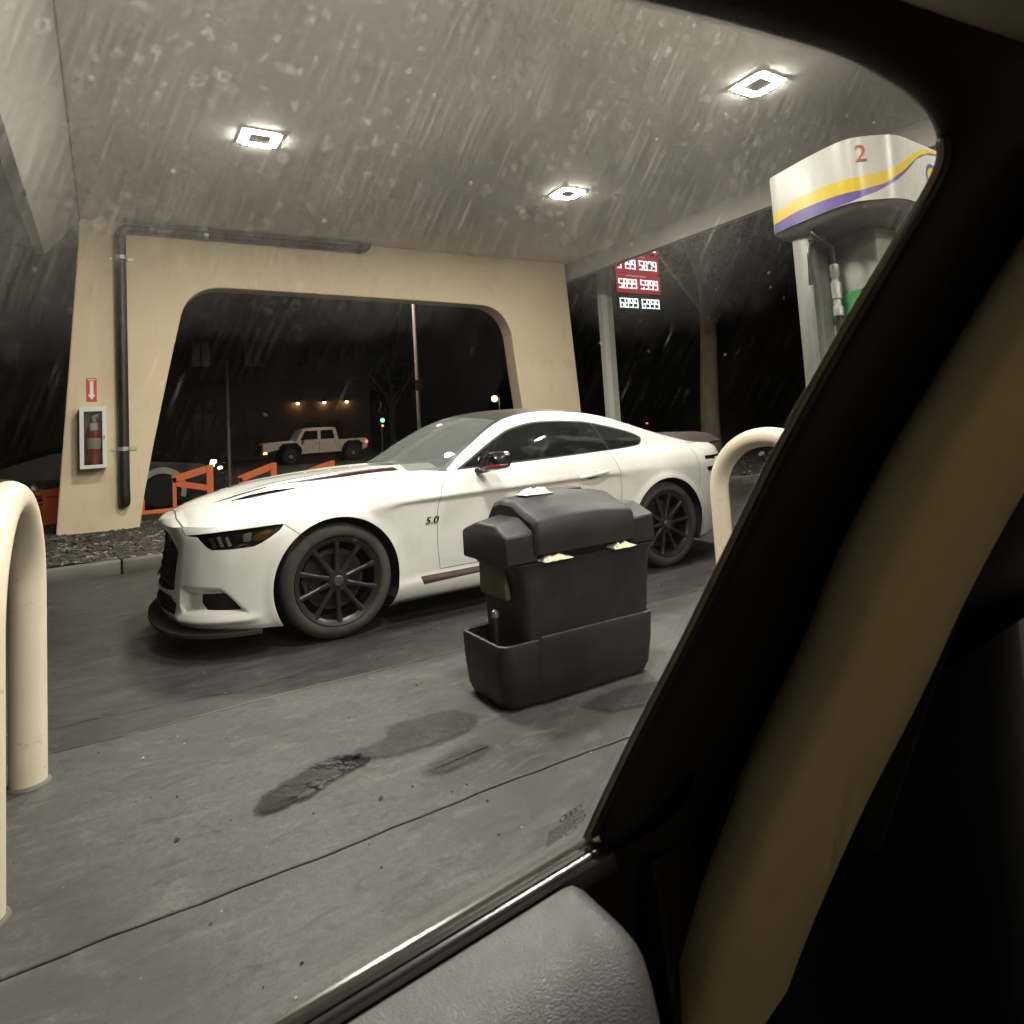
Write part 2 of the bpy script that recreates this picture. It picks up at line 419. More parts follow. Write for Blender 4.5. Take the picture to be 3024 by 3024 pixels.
# portal wall carrying the canopy
WY, WT = 6.177, .36
wall = thing('portal_wall', 'cream stucco portal frame with rounded opening behind the white coupe', 'wall', (2.7, WY, 0))
def arc(p0, c, p1, nseg=10):
    return [tuple((1 - t) ** 2 * np.array(p0) + 2 * t * (1 - t) * np.array(c) + t * t * np.array(p1)) for t in np.linspace(0, 1, nseg + 1)]
inner = [(-.815, -.02), (-.745, .50), (-.62, 1.2), (-.46, 2.0), (-.31, 2.72)] + arc((-.20, 3.22), (-.085, 3.665), (.42, 3.672), 12) + [(1.5, 3.66), (3.0, 3.64), (4.2, 3.62)] + arc((5.02, 3.60), (5.56, 3.585), (5.69, 3.03), 12) + [(5.76, 2.3), (5.85, 1.5), (5.93, .8), (6.02, -.02)]
nI = len(inner)
def outer_pt(k):
    p = inner[k]; t = k
    if k <= 6: z = p[1] if k < 6 else 3.6; return (-1.815 + .325 * (z / 4.57), z)
    if k >= nI - 7: z = p[1] if k > nI - 7 else 3.6; return (7.36 - .26 * (z / 4.57), z)
    xx = -1.49 + (7.10 + 1.49) * (k - 7) / (nI - 7 - 8); return (xx, 4.60)
V = []; F = []
for yy in (0, WT):
    for k in range(nI): V.append((inner[k][0], WY + yy, inner[k][1])); V.append((outer_pt(k)[0], WY + yy, outer_pt(k)[1]))
n2 = 2 * nI
for k in range(nI - 1):
    a, b, c, d = 2 * k, 2 * k + 1, 2 * k + 3, 2 * k + 2
    F += [(a, b, c, d), (n2 + a, n2 + d, n2 + c, n2 + b), (a, d, n2 + d, n2 + a), (b, n2 + b, n2 + c, c)]
F += [(0, n2, n2 + 1, 1), (n2 - 2, n2 - 1, 2 * n2 - 1, 2 * n2 - 2)]
wf = MB().add(V, F).build('wall_frame', MG['stucco'], wall, False, (2.7, WY, 0))
bv = wf.modifiers.new('soft', 'BEVEL'); bv.width = .02; bv.segments = 2; bv.limit_method = 'ANGLE'; bv.angle_limit = R(50)

# canopy
CZ = 4.57
cpy = thing('canopy', 'beige flat canopy roof with recessed lights over the pump lanes', 'canopy', (2.8, 0, CZ))
off = (2.8, 0, CZ)
MB().box((-1.49, -13, CZ), (7.17, WY + WT + .25, CZ + .6)).build('soffit', MG['soffit'], cpy, False, off)
V = [(-1.49, 0, CZ - .003), (-1.905, 0, 4.02), (-2.02, 0, 4.02), (-2.02, 0, CZ + .62), (-1.49, 0, CZ + .62)]
mb = MB(); mb.prism([(p[0], p[2]) for p in V], lambda p: (p[0], -13.1, p[1]), lambda p: (p[0], WY + .02, p[1])); mb.build('sloped_fascia', MG['fascia'], cpy, False, off)
mb = MB(); mb.box((7.172, -13.1, 4.215), (7.32, WY + WT + .3, CZ + .62)); mb.build('fascia', MG['fascia'], cpy, False, off)
# soffit panel joints: shallow battens
for yy in (-3.2, .2, 3.9):
    pass
MB().box((-1.515, -13, CZ - .014), (-1.483, WY - .002, CZ + .01)).build('corner_bead', MG['joint'], cpy, False, off)

# LED canopy fixtures (the only lights of the forecourt)
MG['lampbody'] = mat('fixture_white', (.72, .70, .66), .4)
MG['lens'] = mat('led_lens', (.9, .9, .85), .3, emit=(1., .965, .885), estr=LAMP)
MG['lampdark'] = grain('fixture_driver_cover', (.10, .09, .07), (.16, .14, .11), 30, (.5, .6), .1)
MG['lens'].cycles.emission_sampling = 'FRONT'
def canopy_light(x, y, label):
    t = thing('canopy_light', label, 'light', (x, y, CZ), 0, 'canopy ceiling lights')
    mb = MB(); mb.box((-.215, -.215, -.012), (.215, .215, -.002)); h_ = mb.build('housing', MG['lampbody'], t)
    MB().rbox((-.112, -.112, -.0165), (.112, .112, -.0122), .003, 1).build('driver_cover', MG['lampdark'], t)
    for k in range(4):
        a = R(90 * k); c0, s0 = math.cos(a), math.sin(a); V = []
        for (px, py, pz) in ((-.150, -.198, -.0180), (.150, -.198, -.0180), (.110, -.118, -.0180), (-.110, -.118, -.0180), (-.154, -.201, -.0123), (.154, -.201, -.0123), (.110, -.116, -.0123), (-.110, -.116, -.0123)):
            V.append((px * c0 - py * s0, px * s0 + py * c0, pz))
        MB().add(V, [(0, 3, 2, 1), (0, 1, 5, 4), (1, 2, 6, 5), (2, 3, 7, 6), (3, 0, 4, 7)]).build('led_lens', MG['lens'], t)
canopy_light(.295, 2.47, 'lit square ceiling light nearest the dark pipe on the portal wall')
canopy_light(4.61, 2.62, 'lit square ceiling light nearest the price sign')
canopy_light(4.57, -.77, 'lit square ceiling light high above the fuel pump')
canopy_light(.30, -.77, 'lit ceiling light above the coupe, out of view overhead')
canopy_light(.30, -3.3, 'lit ceiling light over the near lane, mirrored in the coupe bonnet')
canopy_light(4.35, -3.15, 'lit ceiling light mirrored in the coupe side window')
canopy_light(.30, -7.6, 'lit ceiling light behind our car, out of view')
canopy_light(4.57, -7.6, 'lit ceiling light behind our car toward the pump, out of view')
canopy_light(.30, -10.6, 'added lit ceiling light nearest the shop wall behind our car, out of view')  # this row is added to light the bounce wall
canopy_light(4.57, -10.6, 'added lit ceiling light by the shop wall on the pump side, out of view')
bounce = thing('bounce_building', 'cream shop building added unseen behind our car to reflect light', 'building', (1., -13.2, 0))  # unseen cream wall added to bounce light onto the pillar trim
MB().box((-9, -18, -.02), (10, -13.2, 4.5)).build('wall', MG['stucco'], bounce, False, (1., -13.2, 0))
MB().box((-9.1, -18.1, 4.5), (10.1, -13.12, 4.565)).build('roof', MG['fascia'], bounce, False, (1., -13.2, 0))
MB().box((-1.0, -13.2, 0), (1.0, -13.16, 2.3)).build('door', MG['joint'], bounce, False, (1., -13.2, 0))

# ------------------------------------------------------------------ white coupe: body surfaces
# x runs to the rear from the front axle, y < 0 is the side that faces us (half-width w is positive), z up
CAR_OUT = np.array([(-.925, 0), (-.915, .22), (-.885, .43), (-.835, .60), (-.745, .745), (-.60, .845), (-.38, .912), (0, .938), (.45, .936), (.9, .928), (1.5, .928),
                    (2.1, .935), (2.72, .955), (3.12, .932), (3.36, .885), (3.54, .80), (3.67, .64), (3.75, .42), (3.79, .2), (3.80, 0)], float)
_o = catmull(CAR_OUT, 24)
_o[:, 1] = np.maximum(_o[:, 1], 0)
_s = np.concatenate([[0], np.cumsum(np.linalg.norm(np.diff(_o, axis=0), axis=1))])
U_KEY = _s[::24]
U_END = _s[-1]
def out_xy(u):
    return np.interp(u, _s, _o[:, 0]), np.interp(u, _s, _o[:, 1])
def out_n(u):
    x0, y0 = out_xy(u - .03); x1, y1 = out_xy(u + .03)
    tx, ty = x1 - x0, y1 - y0; l = np.hypot(tx, ty) + 1e-9
    return -ty / l, tx / l          # points away from the centre of the car (front: -x, side: +y)
# per key station: ten heights and ten insets (bottom edge ... shoulder)
_F = dict(z=[.165, .185, .24, .32, .42, .52, .60, .655, .70, .733], i=[.05, .02, .0, .0, .012, .030, .040, .038, .030, .022])
_G = dict(z=[.165, .185, .24, .32, .42, .52, .60, .66, .705, .737], i=[.035, .012, .0, .0, .006, .014, .022, .030, .044, .062])
CAR_SEC = [
    _F, _F, _F, _G, _G,
    dict(z=[.160, .185, .25, .33, .42, .52, .61, .675, .725, .752], i=[.03, .01, 0, 0, 0, 0, .008, .026, .052, .09]),
    dict(z=[.150, .18, .25, .33, .43, .54, .64, .715, .765, .795], i=[.02, .008, 0, 0, 0, 0, .006, .028, .060, .10]),
    dict(z=[.140, .18, .25, .34, .45, .57, .69, .78, .83, .862], i=[.03, .015, 0, 0, 0, .002, .006, .03, .066, .115]),
    dict(z=[.130, .16, .24, .31, .50, .742, .775, .835, .88, .918], i=[.09, .045, .022, .036, .026, .013, .0, .02, .05, .105]),
    dict(z=[.130, .16, .24, .31, .50, .752, .785, .84, .895, .938], i=[.09, .045, .022, .040, .030, .021, 0, .021, .049, .080]),
    dict(z=[.130, .16, .24, .31, .51, .762, .795, .85, .91, .955], i=[.09, .045, .022, .040, .030, .021, 0, .020, .048, .078]),
    dict(z=[.135, .165, .24, .31, .52, .775, .805, .87, .93, .978], i=[.09, .045, .022, .036, .026, .016, 0, .018, .046, .080]),
    dict(z=[.15, .18, .25, .34, .46, .63, .79, .87, .94, .995], i=[.03, .015, 0, 0, 0, .004, .010, .032, .082, .16]),
    dict(z=[.17, .20, .27, .36, .48, .64, .78, .86, .93, .985], i=[.08, .05, .035, .02, .008, .004, .010, .030, .080, .16]),
    dict(z=[.19, .22, .29, .38, .50, .65, .78, .86, .925, .975], i=[.11, .08, .06, .04, .015, .002, .008, .026, .062, .13]),
    dict(z=[.21, .24, .31, .40, .50, .64, .77, .85, .92, .965], i=[.11, .08, .06, .04, .015, .0, .008, .025, .05, .10]),
    dict(z=[.22, .25, .32, .41, .51, .64, .77, .85, .92, .965], i=[.03, .01, 0, 0, 0, .0, .01, .03, .05, .09]),
    dict(z=[.22, .25, .32, .41, .51, .64, .77, .85, .92, .966], i=[.03, .01, 0, 0, 0, .0, .01, .03, .05, .09]),
    dict(z=[.22, .25, .32, .41, .51, .64, .77, .85, .92, .968], i=[.03, .01, 0, 0, 0, .0, .01, .03, .05, .09]),
    dict(z=[.22, .25, .32, .41, .51, .64, .77, .85, .92, .97], i=[.03, .01, 0, 0, 0, .0, .01, .03, .05, .09])]
_Z = np.array([c['z'] for c in CAR_SEC]); _I = np.array([c['i'] for c in CAR_SEC])
_VK = np.linspace(0, 1, 10)
AX_F, AX_R, AX_Z = 0.0, 2.72, .345
R_F, R_R = .386, .378

def side_ctrl(u):
    u = np.atleast_1d(u)
    Z = np.stack([pchip(U_KEY, _Z[:, k], u) for k in range(10)], -1)
    I = np.stack([pchip(U_KEY, _I[:, k], u) for k in range(10)], -1)
    return Z, I
def side_pts(u, v, flare=True):
    """u (n,), v (m,) -> positions (n,m,3) with half-width in y and (n,m) heights"""
    u = np.atleast_1d(np.asarray(u, float)); v = np.asarray(v, float)
    Z, I = side_ctrl(u)
    z = np.stack([pchip(_VK, Z[k], v) for k in range(len(u))]); ins = np.stack([pchip(_VK, I[k], v) for k in range(len(u))])
    x, y = out_xy(u); nx, ny = out_n(u)
    if flare:
        for ax, rr in ((AX_F, R_F), (AX_R, R_R)):
            d = np.hypot(x[:, None] - ax, z - AX_Z) - rr
            ins = ins - .012 * np.exp(-(d / .035) ** 2)
    P = np.stack([x[:, None] - nx[:, None] * ins, np.maximum(y[:, None] - ny[:, None] * ins, 0), z], -1)
    P[u <= 1e-6, :, 1] = 0; P[u >= U_END - 1e-6, :, 1] = 0
    return P

# centre line of bonnet and boot, roof rail and roof crown
HOOD_X = [-.93, -.86, -.72, -.5, -.22, .1, .45, .8, 1.0]
HOOD_Z = [.735, .768, .840, .905, .948, .972, .984, .980, .975]
DECK_X = [2.9, 3.2, 3.45, 3.60, 3.70, 3.81]; DECK_Z = [1.04, 1.02, 1.012, 1.02, 1.03, .99]
RAIL = np.array([(.60, .835, .84), (.82, .80, .962), (.93, .775, 1.047), (1.065, .735, 1.128), (1.18, .70, 1.195), (1.296, .67, 1.250), (1.41, .655, 1.284), (1.54, .645, 1.307), (1.7, .64, 1.317),
                 (1.96, .64, 1.304), (2.145, .64, 1.286), (2.354, .645, 1.246), (2.57, .655, 1.182), (2.79, .67, 1.112), (2.96, .69, 1.060), (3.25, .72, .985)], float)
CROWN_X = [.42, .55, .68, .82, 1.0, 1.2, 1.38, 1.6, 1.85, 2.1, 2.35, 2.6, 2.85, 3.1, 3.3]
CROWN_Z = [.91, .972, 1.034, 1.105, 1.196, 1.287, 1.337, 1.362, 1.367, 1.347, 1.304, 1.235, 1.150, 1.06, 1.0]

def poly_sdf(poly, Q):
    """signed distance (inside negative) of points Q (n,2) to a closed polygon"""
    poly = np.asarray(poly, float); Q = np.asarray(Q, float)
    d2 = np.full(len(Q), 1e9); ins = np.zeros(len(Q), bool)
    for k in range(len(poly)):
        a = poly[k]; b = poly[(k + 1) % len(poly)]; e = b - a; w_ = Q - a
        t = np.clip((w_ @ e) / max(e @ e, 1e-12), 0, 1)
        d2 = np.minimum(d2, ((w_ - t[:, None] * e) ** 2).sum(1))
        c = (a[1] <= Q[:, 1]) != (b[1] <= Q[:, 1])
        with np.errstate(divide='ignore', invalid='ignore'):
            xi = a[0] + (Q[:, 1] - a[1]) / (b[1] - a[1]) * e[0]
        ins ^= c & (Q[:, 0] < xi)
    d = np.sqrt(d2); return np.where(ins, -d, d)
def line_dist(pl, Q):
    pl = np.asarray(pl, float); d2 = np.full(len(Q), 1e9)
    for a, b in zip(pl[:-1], pl[1:]):
        e = b - a; w_ = Q - a; t = np.clip((w_ @ e) / max(e @ e, 1e-12), 0, 1)
        d2 = np.minimum(d2, ((w_ - t[:, None] * e) ** 2).sum(1))
    return np.sqrt(d2)

class Surf:
    """a dense sheet with 2-D coordinates per vertex that can be cut along any scalar field"""
    def __init__(s, P, UV):
        n, m_ = P.shape[:2]
        s.P = P.reshape(-1, 3).copy(); s.UV = UV.reshape(-1, 2).copy()
        s.src = {}
        s.F = [(i * m_ + j, (i + 1) * m_ + j, (i + 1) * m_ + j + 1, i * m_ + j + 1) for i in range(n - 1) for j in range(m_ - 1)]
    def split(s, f, faces):
        """faces -> (faces with f < 0, faces with f > 0); new vertices on f = 0"""
        f = np.where(np.abs(f) < 1e-7, 1e-7, f); newP = []; newU = []; edge = {}; base = len(s.P)
        neg = []; pos = []; sg = f < 0
        for q in faces:
            k = sum(1 for i in q if sg[i])
            if k == len(q): neg.append(q); continue
            if k == 0: pos.append(q); continue
            a = []; b = []
            for i, j in zip(q, q[1:] + q[:1]):
                (a if sg[i] else b).append(i)
                if sg[i] != sg[j]:
                    key = (min(i, j), max(i, j))
                    if key not in edge:
                        i0, j0 = key; t = f[i0] / (f[i0] - f[j0])
                        edge[key] = base + len(newP); s.src[edge[key]] = key
                        newP.append(s.P[i0] * (1 - t) + s.P[j0] * t); newU.append(s.UV[i0] * (1 - t) + s.UV[j0] * t)
                    a.append(edge[key]); b.append(edge[key])
            if len(a) > 2: neg.append(tuple(a))
            if len(b) > 2: pos.append(tuple(b))
        if newP:
            s.P = np.vstack([s.P, newP]); s.UV = np.vstack([s.UV, newU])
        return neg, pos
    def normals(s):
        q = np.array([f[:3] for f in s.F]); w_ = np.cross(s.P[q[:, 1]] - s.P[q[:, 0]], s.P[q[:, 2]] - s.P[q[:, 0]])
        n = np.zeros_like(s.P)
        for k in range(4):
            np.add.at(n, np.array([f[min(k, len(f) - 1)] for f in s.F]), w_)
        miss = np.linalg.norm(n, axis=1) < 1e-14
        if miss.any() and s.src:                      # vertices born on cuts take the mean of their two parents
            for i in np.nonzero(miss)[0]:
                p = s.src.get(int(i))
                if p: n[i] = n[p[0]] / (np.linalg.norm(n[p[0]]) + 1e-12) + n[p[1]] / (np.linalg.norm(n[p[1]]) + 1e-12)
        return n / (np.linalg.norm(n, axis=1)[:, None] + 1e-12)

def sub_mesh(P, faces, push=None):
    used = sorted({i for q in faces for i in q}); mp = {i: k for k, i in enumerate(used)}
    V = P[used]
    if push is not None: V = V + push[used]
    return V, [tuple(mp[i] for i in q) for q in faces]
def two_sided(V, F, near=True, far=True):
    """half-width mesh -> near side (y<0) and/or far side"""
    VV = []; FF = []
    if near:
        A = np.array(V); A[:, 1] *= -1; VV.append(A); FF += [q for q in F]
    if far:
        k = len(V) if near else 0
        VV.append(np.array(V)); FF += [tuple(i + k for i in q[::-1]) for q in F]
    return np.vstack(VV), FF

# --- panel outlines on the side sheet, as (distance round the body, height)
PX = dict(
    headlight=[(.586, .69), (.704, .698), (.90, .711), (1.09, .721), (1.212, .727), (1.262, .726), (1.234, .693), (1.181, .660), (1.133, .634), (1.09, .618), (.976, .611), (.845, .612), (.809, .628), (.731, .683)],
    scoop=[(.604, .402), (.766, .405), (.897, .40), (.941, .369), (.997, .311), (1.063, .243), (.936, .246), (.626, .246), (.592, .30)],
    hole=[(.752, .364), (.932, .366), (.976, .32), (1.012, .267), (.91, .270), (.792, .274), (.75, .31)],
    grille=[(-.2, .712), (.10, .708), (.288, .694), (.399, .642), (.52, .585), (.503, .528), (.503, .474), (.513, .372), (.30, .355), (-.2, .352)],
    intake=[(-.2, .335), (.46, .335), (.55, .30), (.53, .235), (-.2, .225)],
    stripe=[(2.104, .283), (2.546, .283), (3.95, .297), (3.95, .258), (2.533, .243), (2.122, .231)],
    door=[(2.41, 1.2), (2.40, .94), (2.325, .89), (2.275, .822), (2.245, .70), (2.235, .5), (2.25, .31), (3.70, .31), (3.80, .45), (3.82, .70), (3.80, .86), (3.74, 1.2)])
DLO = [(.852, .940), (.987, 1.013), (1.113, 1.083), (1.252, 1.152), (1.357, 1.196), (1.513, 1.231), (1.66, 1.244), (1.86, 1.241), (2.089, 1.222), (2.295, 1.177), (2.499, 1.122), (2.60, 1.08), (2.622, 1.055), (2.595, 1.022),
       (2.538, 1.000), (2.296, .982), (2.064, .972), (1.7, .962), (1.3, .951), (1.0, .944)]
DLO = [tuple(p) for p in catmull(DLO + DLO[:1], 5)[:-1]]

def u_of_x(x): return np.interp(x, _o[:, 0][24 * 7:24 * 13], _s[24 * 7:24 * 13])

def hood_surface(nu, nw, u0, u1, cx, cz):
    u = np.linspace(u0, u1, nu); w_ = np.linspace(0, 1, nw)
    E = side_pts(u, np.array([1.0]))[:, 0]
    if u0 < 1:
        C = np.interp(u, [0, .433, .61, .782, .959, 1.19, 1.571, 2.6], [-.885, -.835, -.78, -.70, -.59, -.40, -.03, .96])
    else:
        C = np.interp(u, [u0, U_KEY[13], U_KEY[15], U_END], [E[0, 0], 3.16, 3.52, 3.72])
    zc = pchip(cx, cz, C)
    g = 1 - (1 - w_) ** 1.9
    g = np.where(w_ > .0, g, 0)
    X = E[:, 0:1] + (C[:, None] - E[:, 0:1]) * w_ ** 1.3
    Yy = E[:, 1:2] * (1 - w_)
    Z = E[:, 2:3] + (zc[:, None] - E[:, 2:3]) * g
    if u0 < 1:
        fade = np.clip((C + .62) / .35, 0, 1)[:, None]
        Z = Z + .016 * np.exp(-((Yy - .36) / .085) ** 2) * fade - .010 * np.exp(-((Yy - .55) / .07) ** 2) * fade
    return np.stack([X, Yy, Z], -1), np.stack([np.repeat(u[:, None], nw, 1), np.repeat(w_[None], nu, 0)], -1)

def glass_surfaces(nx=170, nt=40, ny=36):
    x = np.linspace(.80, 3.22, nx); rl = catmull(RAIL, 12)
    ry = np.interp(x, rl[:, 0], rl[:, 1]); rz = np.interp(x, rl[:, 0], rl[:, 2])
    E = side_pts(u_of_x(x), np.array([1.0]))[:, 0]
    t = np.linspace(0, 1, nt)
    ey = E[:, 1]; ez = np.minimum(E[:, 2], rz - .004)
    Yy = ey[:, None] + (ry - ey)[:, None] * t + (.020 * np.sin(np.pi * t))[None] * np.clip((rz - ez) / .2, 0, 1)[:, None]
    Z = ez[:, None] + (rz - ez)[:, None] * t
    S1 = np.stack([np.repeat(x[:, None], nt, 1), Yy, Z], -1); U1 = np.stack([S1[..., 0], Z], -1)
    x2 = np.linspace(.62, 3.22, nx); ry2 = np.interp(x2, rl[:, 0], rl[:, 1]); rz2 = np.interp(x2, rl[:, 0], rl[:, 2])
    cz = pchip(CROWN_X, CROWN_Z, x2); y = np.linspace(1, 0, ny)
    Y2 = ry2[:, None] * y; Z2 = rz2[:, None] + (cz - rz2)[:, None] * (1 - np.abs(y) ** 2.3)
    S2 = np.stack([np.repeat(x2[:, None], ny, 1), Y2, Z2], -1); U2 = np.stack([S2[..., 0], Y2], -1)
    return (S1, U1), (S2, U2)

# ------------------------------------------------------------------ white coupe: parts
def thin_glass(name, tint, rough=.03, ior=1.5, veil=0., veilcol=(.5, .54, .49)):
    mt = bpy.data.materials.new(name); mt.use_nodes = True; t = mt.node_tree; t.nodes.clear()
    o = t.nodes.new('ShaderNodeOutputMaterial'); mx = t.nodes.new('ShaderNodeMixShader')
    tr = t.nodes.new('ShaderNodeBsdfTransparent'); gl = t.nodes.new('ShaderNodeBsdfGlossy'); fr = t.nodes.new('ShaderNodeFresnel')
    tr.inputs[0].default_value = (*tint, 1); gl.inputs['Roughness'].default_value = rough; fr.inputs[0].default_value = ior
    t.links.new(fr.outputs[0], mx.inputs[0]); t.links.new(tr.outputs[0], mx.inputs[1]); t.links.new(gl.outputs[0], mx.inputs[2])
    last = mx.outputs[0]
    if veil:
        df = t.nodes.new('ShaderNodeBsdfDiffuse'); df.inputs[0].default_value = (*veilcol, 1); m2 = t.nodes.new('ShaderNodeMixShader'); m2.inputs[0].default_value = veil
        t.links.new(last, m2.inputs[1]); t.links.new(df.outputs[0], m2.inputs[2]); last = m2.outputs[0]
    t.links.new(last, o.inputs[0]); return mt

def paint(name, c, dirt=(.30, .26, .20)):
    mt = mat(name, c, .32, coat=1.); n = N(mt); v = n.coord('Object')
    f = n.noise(v, 7, 6, .65); g = n.noise(v, 90, 2)
    sp = n.math('MULTIPLY', n.ramp(f, [(.45, 0.), (.80, .30)]), n.ramp(g, [(.35, .3), (.7, 1.)]))
    n.color(n.mix(sp, c, dirt)); n.rough(n.ramp(f, [(.3, .28), (.8, .45)])); return mt

M = {}
M['white'] = paint('white_paint', (.82, .80, .74))
M['black_paint'] = mat('black_gloss', (.012, .011, .011), .18, coat=.8)
M['roof'] = grain('black_roof_vinyl', (.036, .029, .023), (.050, .041, .033), 5, (.28, .40), .05)
M['trim'] = grain('black_trim', (.012, .012, .012), (.022, .021, .02), 20, (.4, .6), .1)
M['seam'] = mat('panel_gap', (.02, .019, .018), .9)
M['red'] = mat('red_accent', (.22, .02, .025), .35, coat=.5)
M['stripe'] = grain('dark_red_stripe', (.045, .016, .014), (.07, .024, .02), 14, (.3, .5), .05)
M['lens'] = thin_glass('clear_lens', (.80, .80, .78))
M['housing'] = mat('lamp_housing', (.02, .02, .021), .35)
M['silver'] = mat('lamp_reflector', (.72, .72, .70), .35, .6)
M['lampbar'] = mat('lamp_light_bar', (.75, .74, .72), .45, .1)
M['amber'] = mat('amber_reflector', (.34, .14, .035), .25, coat=.6)
M['screen'] = thin_glass('windscreen_glass', (.66, .72, .66), veil=.17)  # pale diffuse layer stands in for the bright ceiling mirrored here
M['tint'] = thin_glass('tinted_side_glass', (.16, .17, .17), veil=.022)
M['cabin'] = grain('cabin_dark', (.05, .048, .045), (.08, .076, .07), 8, (.6, .8), .1)
M['rimblack'] = mat('satin_black_rim', (.028, .026, .024), .34, .25)
M['disc'] = grain('brake_steel', (.10, .095, .09), (.16, .15, .14), 10, (.35, .5), .05, metal=.8)
M['chrome'] = mat('chrome', (.75, .74, .72), .12, 1.)
mt = mat('dusty_tyre', (.05, .045, .04), .85); n = N(mt); v = n.coord('Object')
f = n.noise(v, 6, 6, .65); n.color(n.mix(n.ramp(f, [(.3, 0.), (.75, 1.)]), (.026, .024, .022), (.082, .070, .055)))
n.bump(n.noise(v, 60, 3), .2, .003); M['tyre'] = mt

car = thing('sports_coupe', 'white two-door sports coupe with black roof and black wheels beside the waste bin', 'car', (0, 0, 0))

def loose(V, F):
    """split a mesh into its connected pieces"""
    par = list(range(len(V)))
    def fd(i):
        while par[i] != i: par[i] = par[par[i]]; i = par[i]
        return i
    for q in F:
        r0 = fd(q[0])
        for i in q[1:]: par[fd(i)] = r0
    gr = {}
    for q in F: gr.setdefault(fd(q[0]), []).append(q)
    return [sub_mesh(np.asarray(V), g) for g in sorted(gr.values(), key=len, reverse=True)]
def pieces(name, V, F, material, parent, sharp=55):
    out = [obj(name, v_, f_, material, parent, True, sharp=sharp) for v_, f_ in loose(V, F) if len(f_) > 3]
    return out[0]

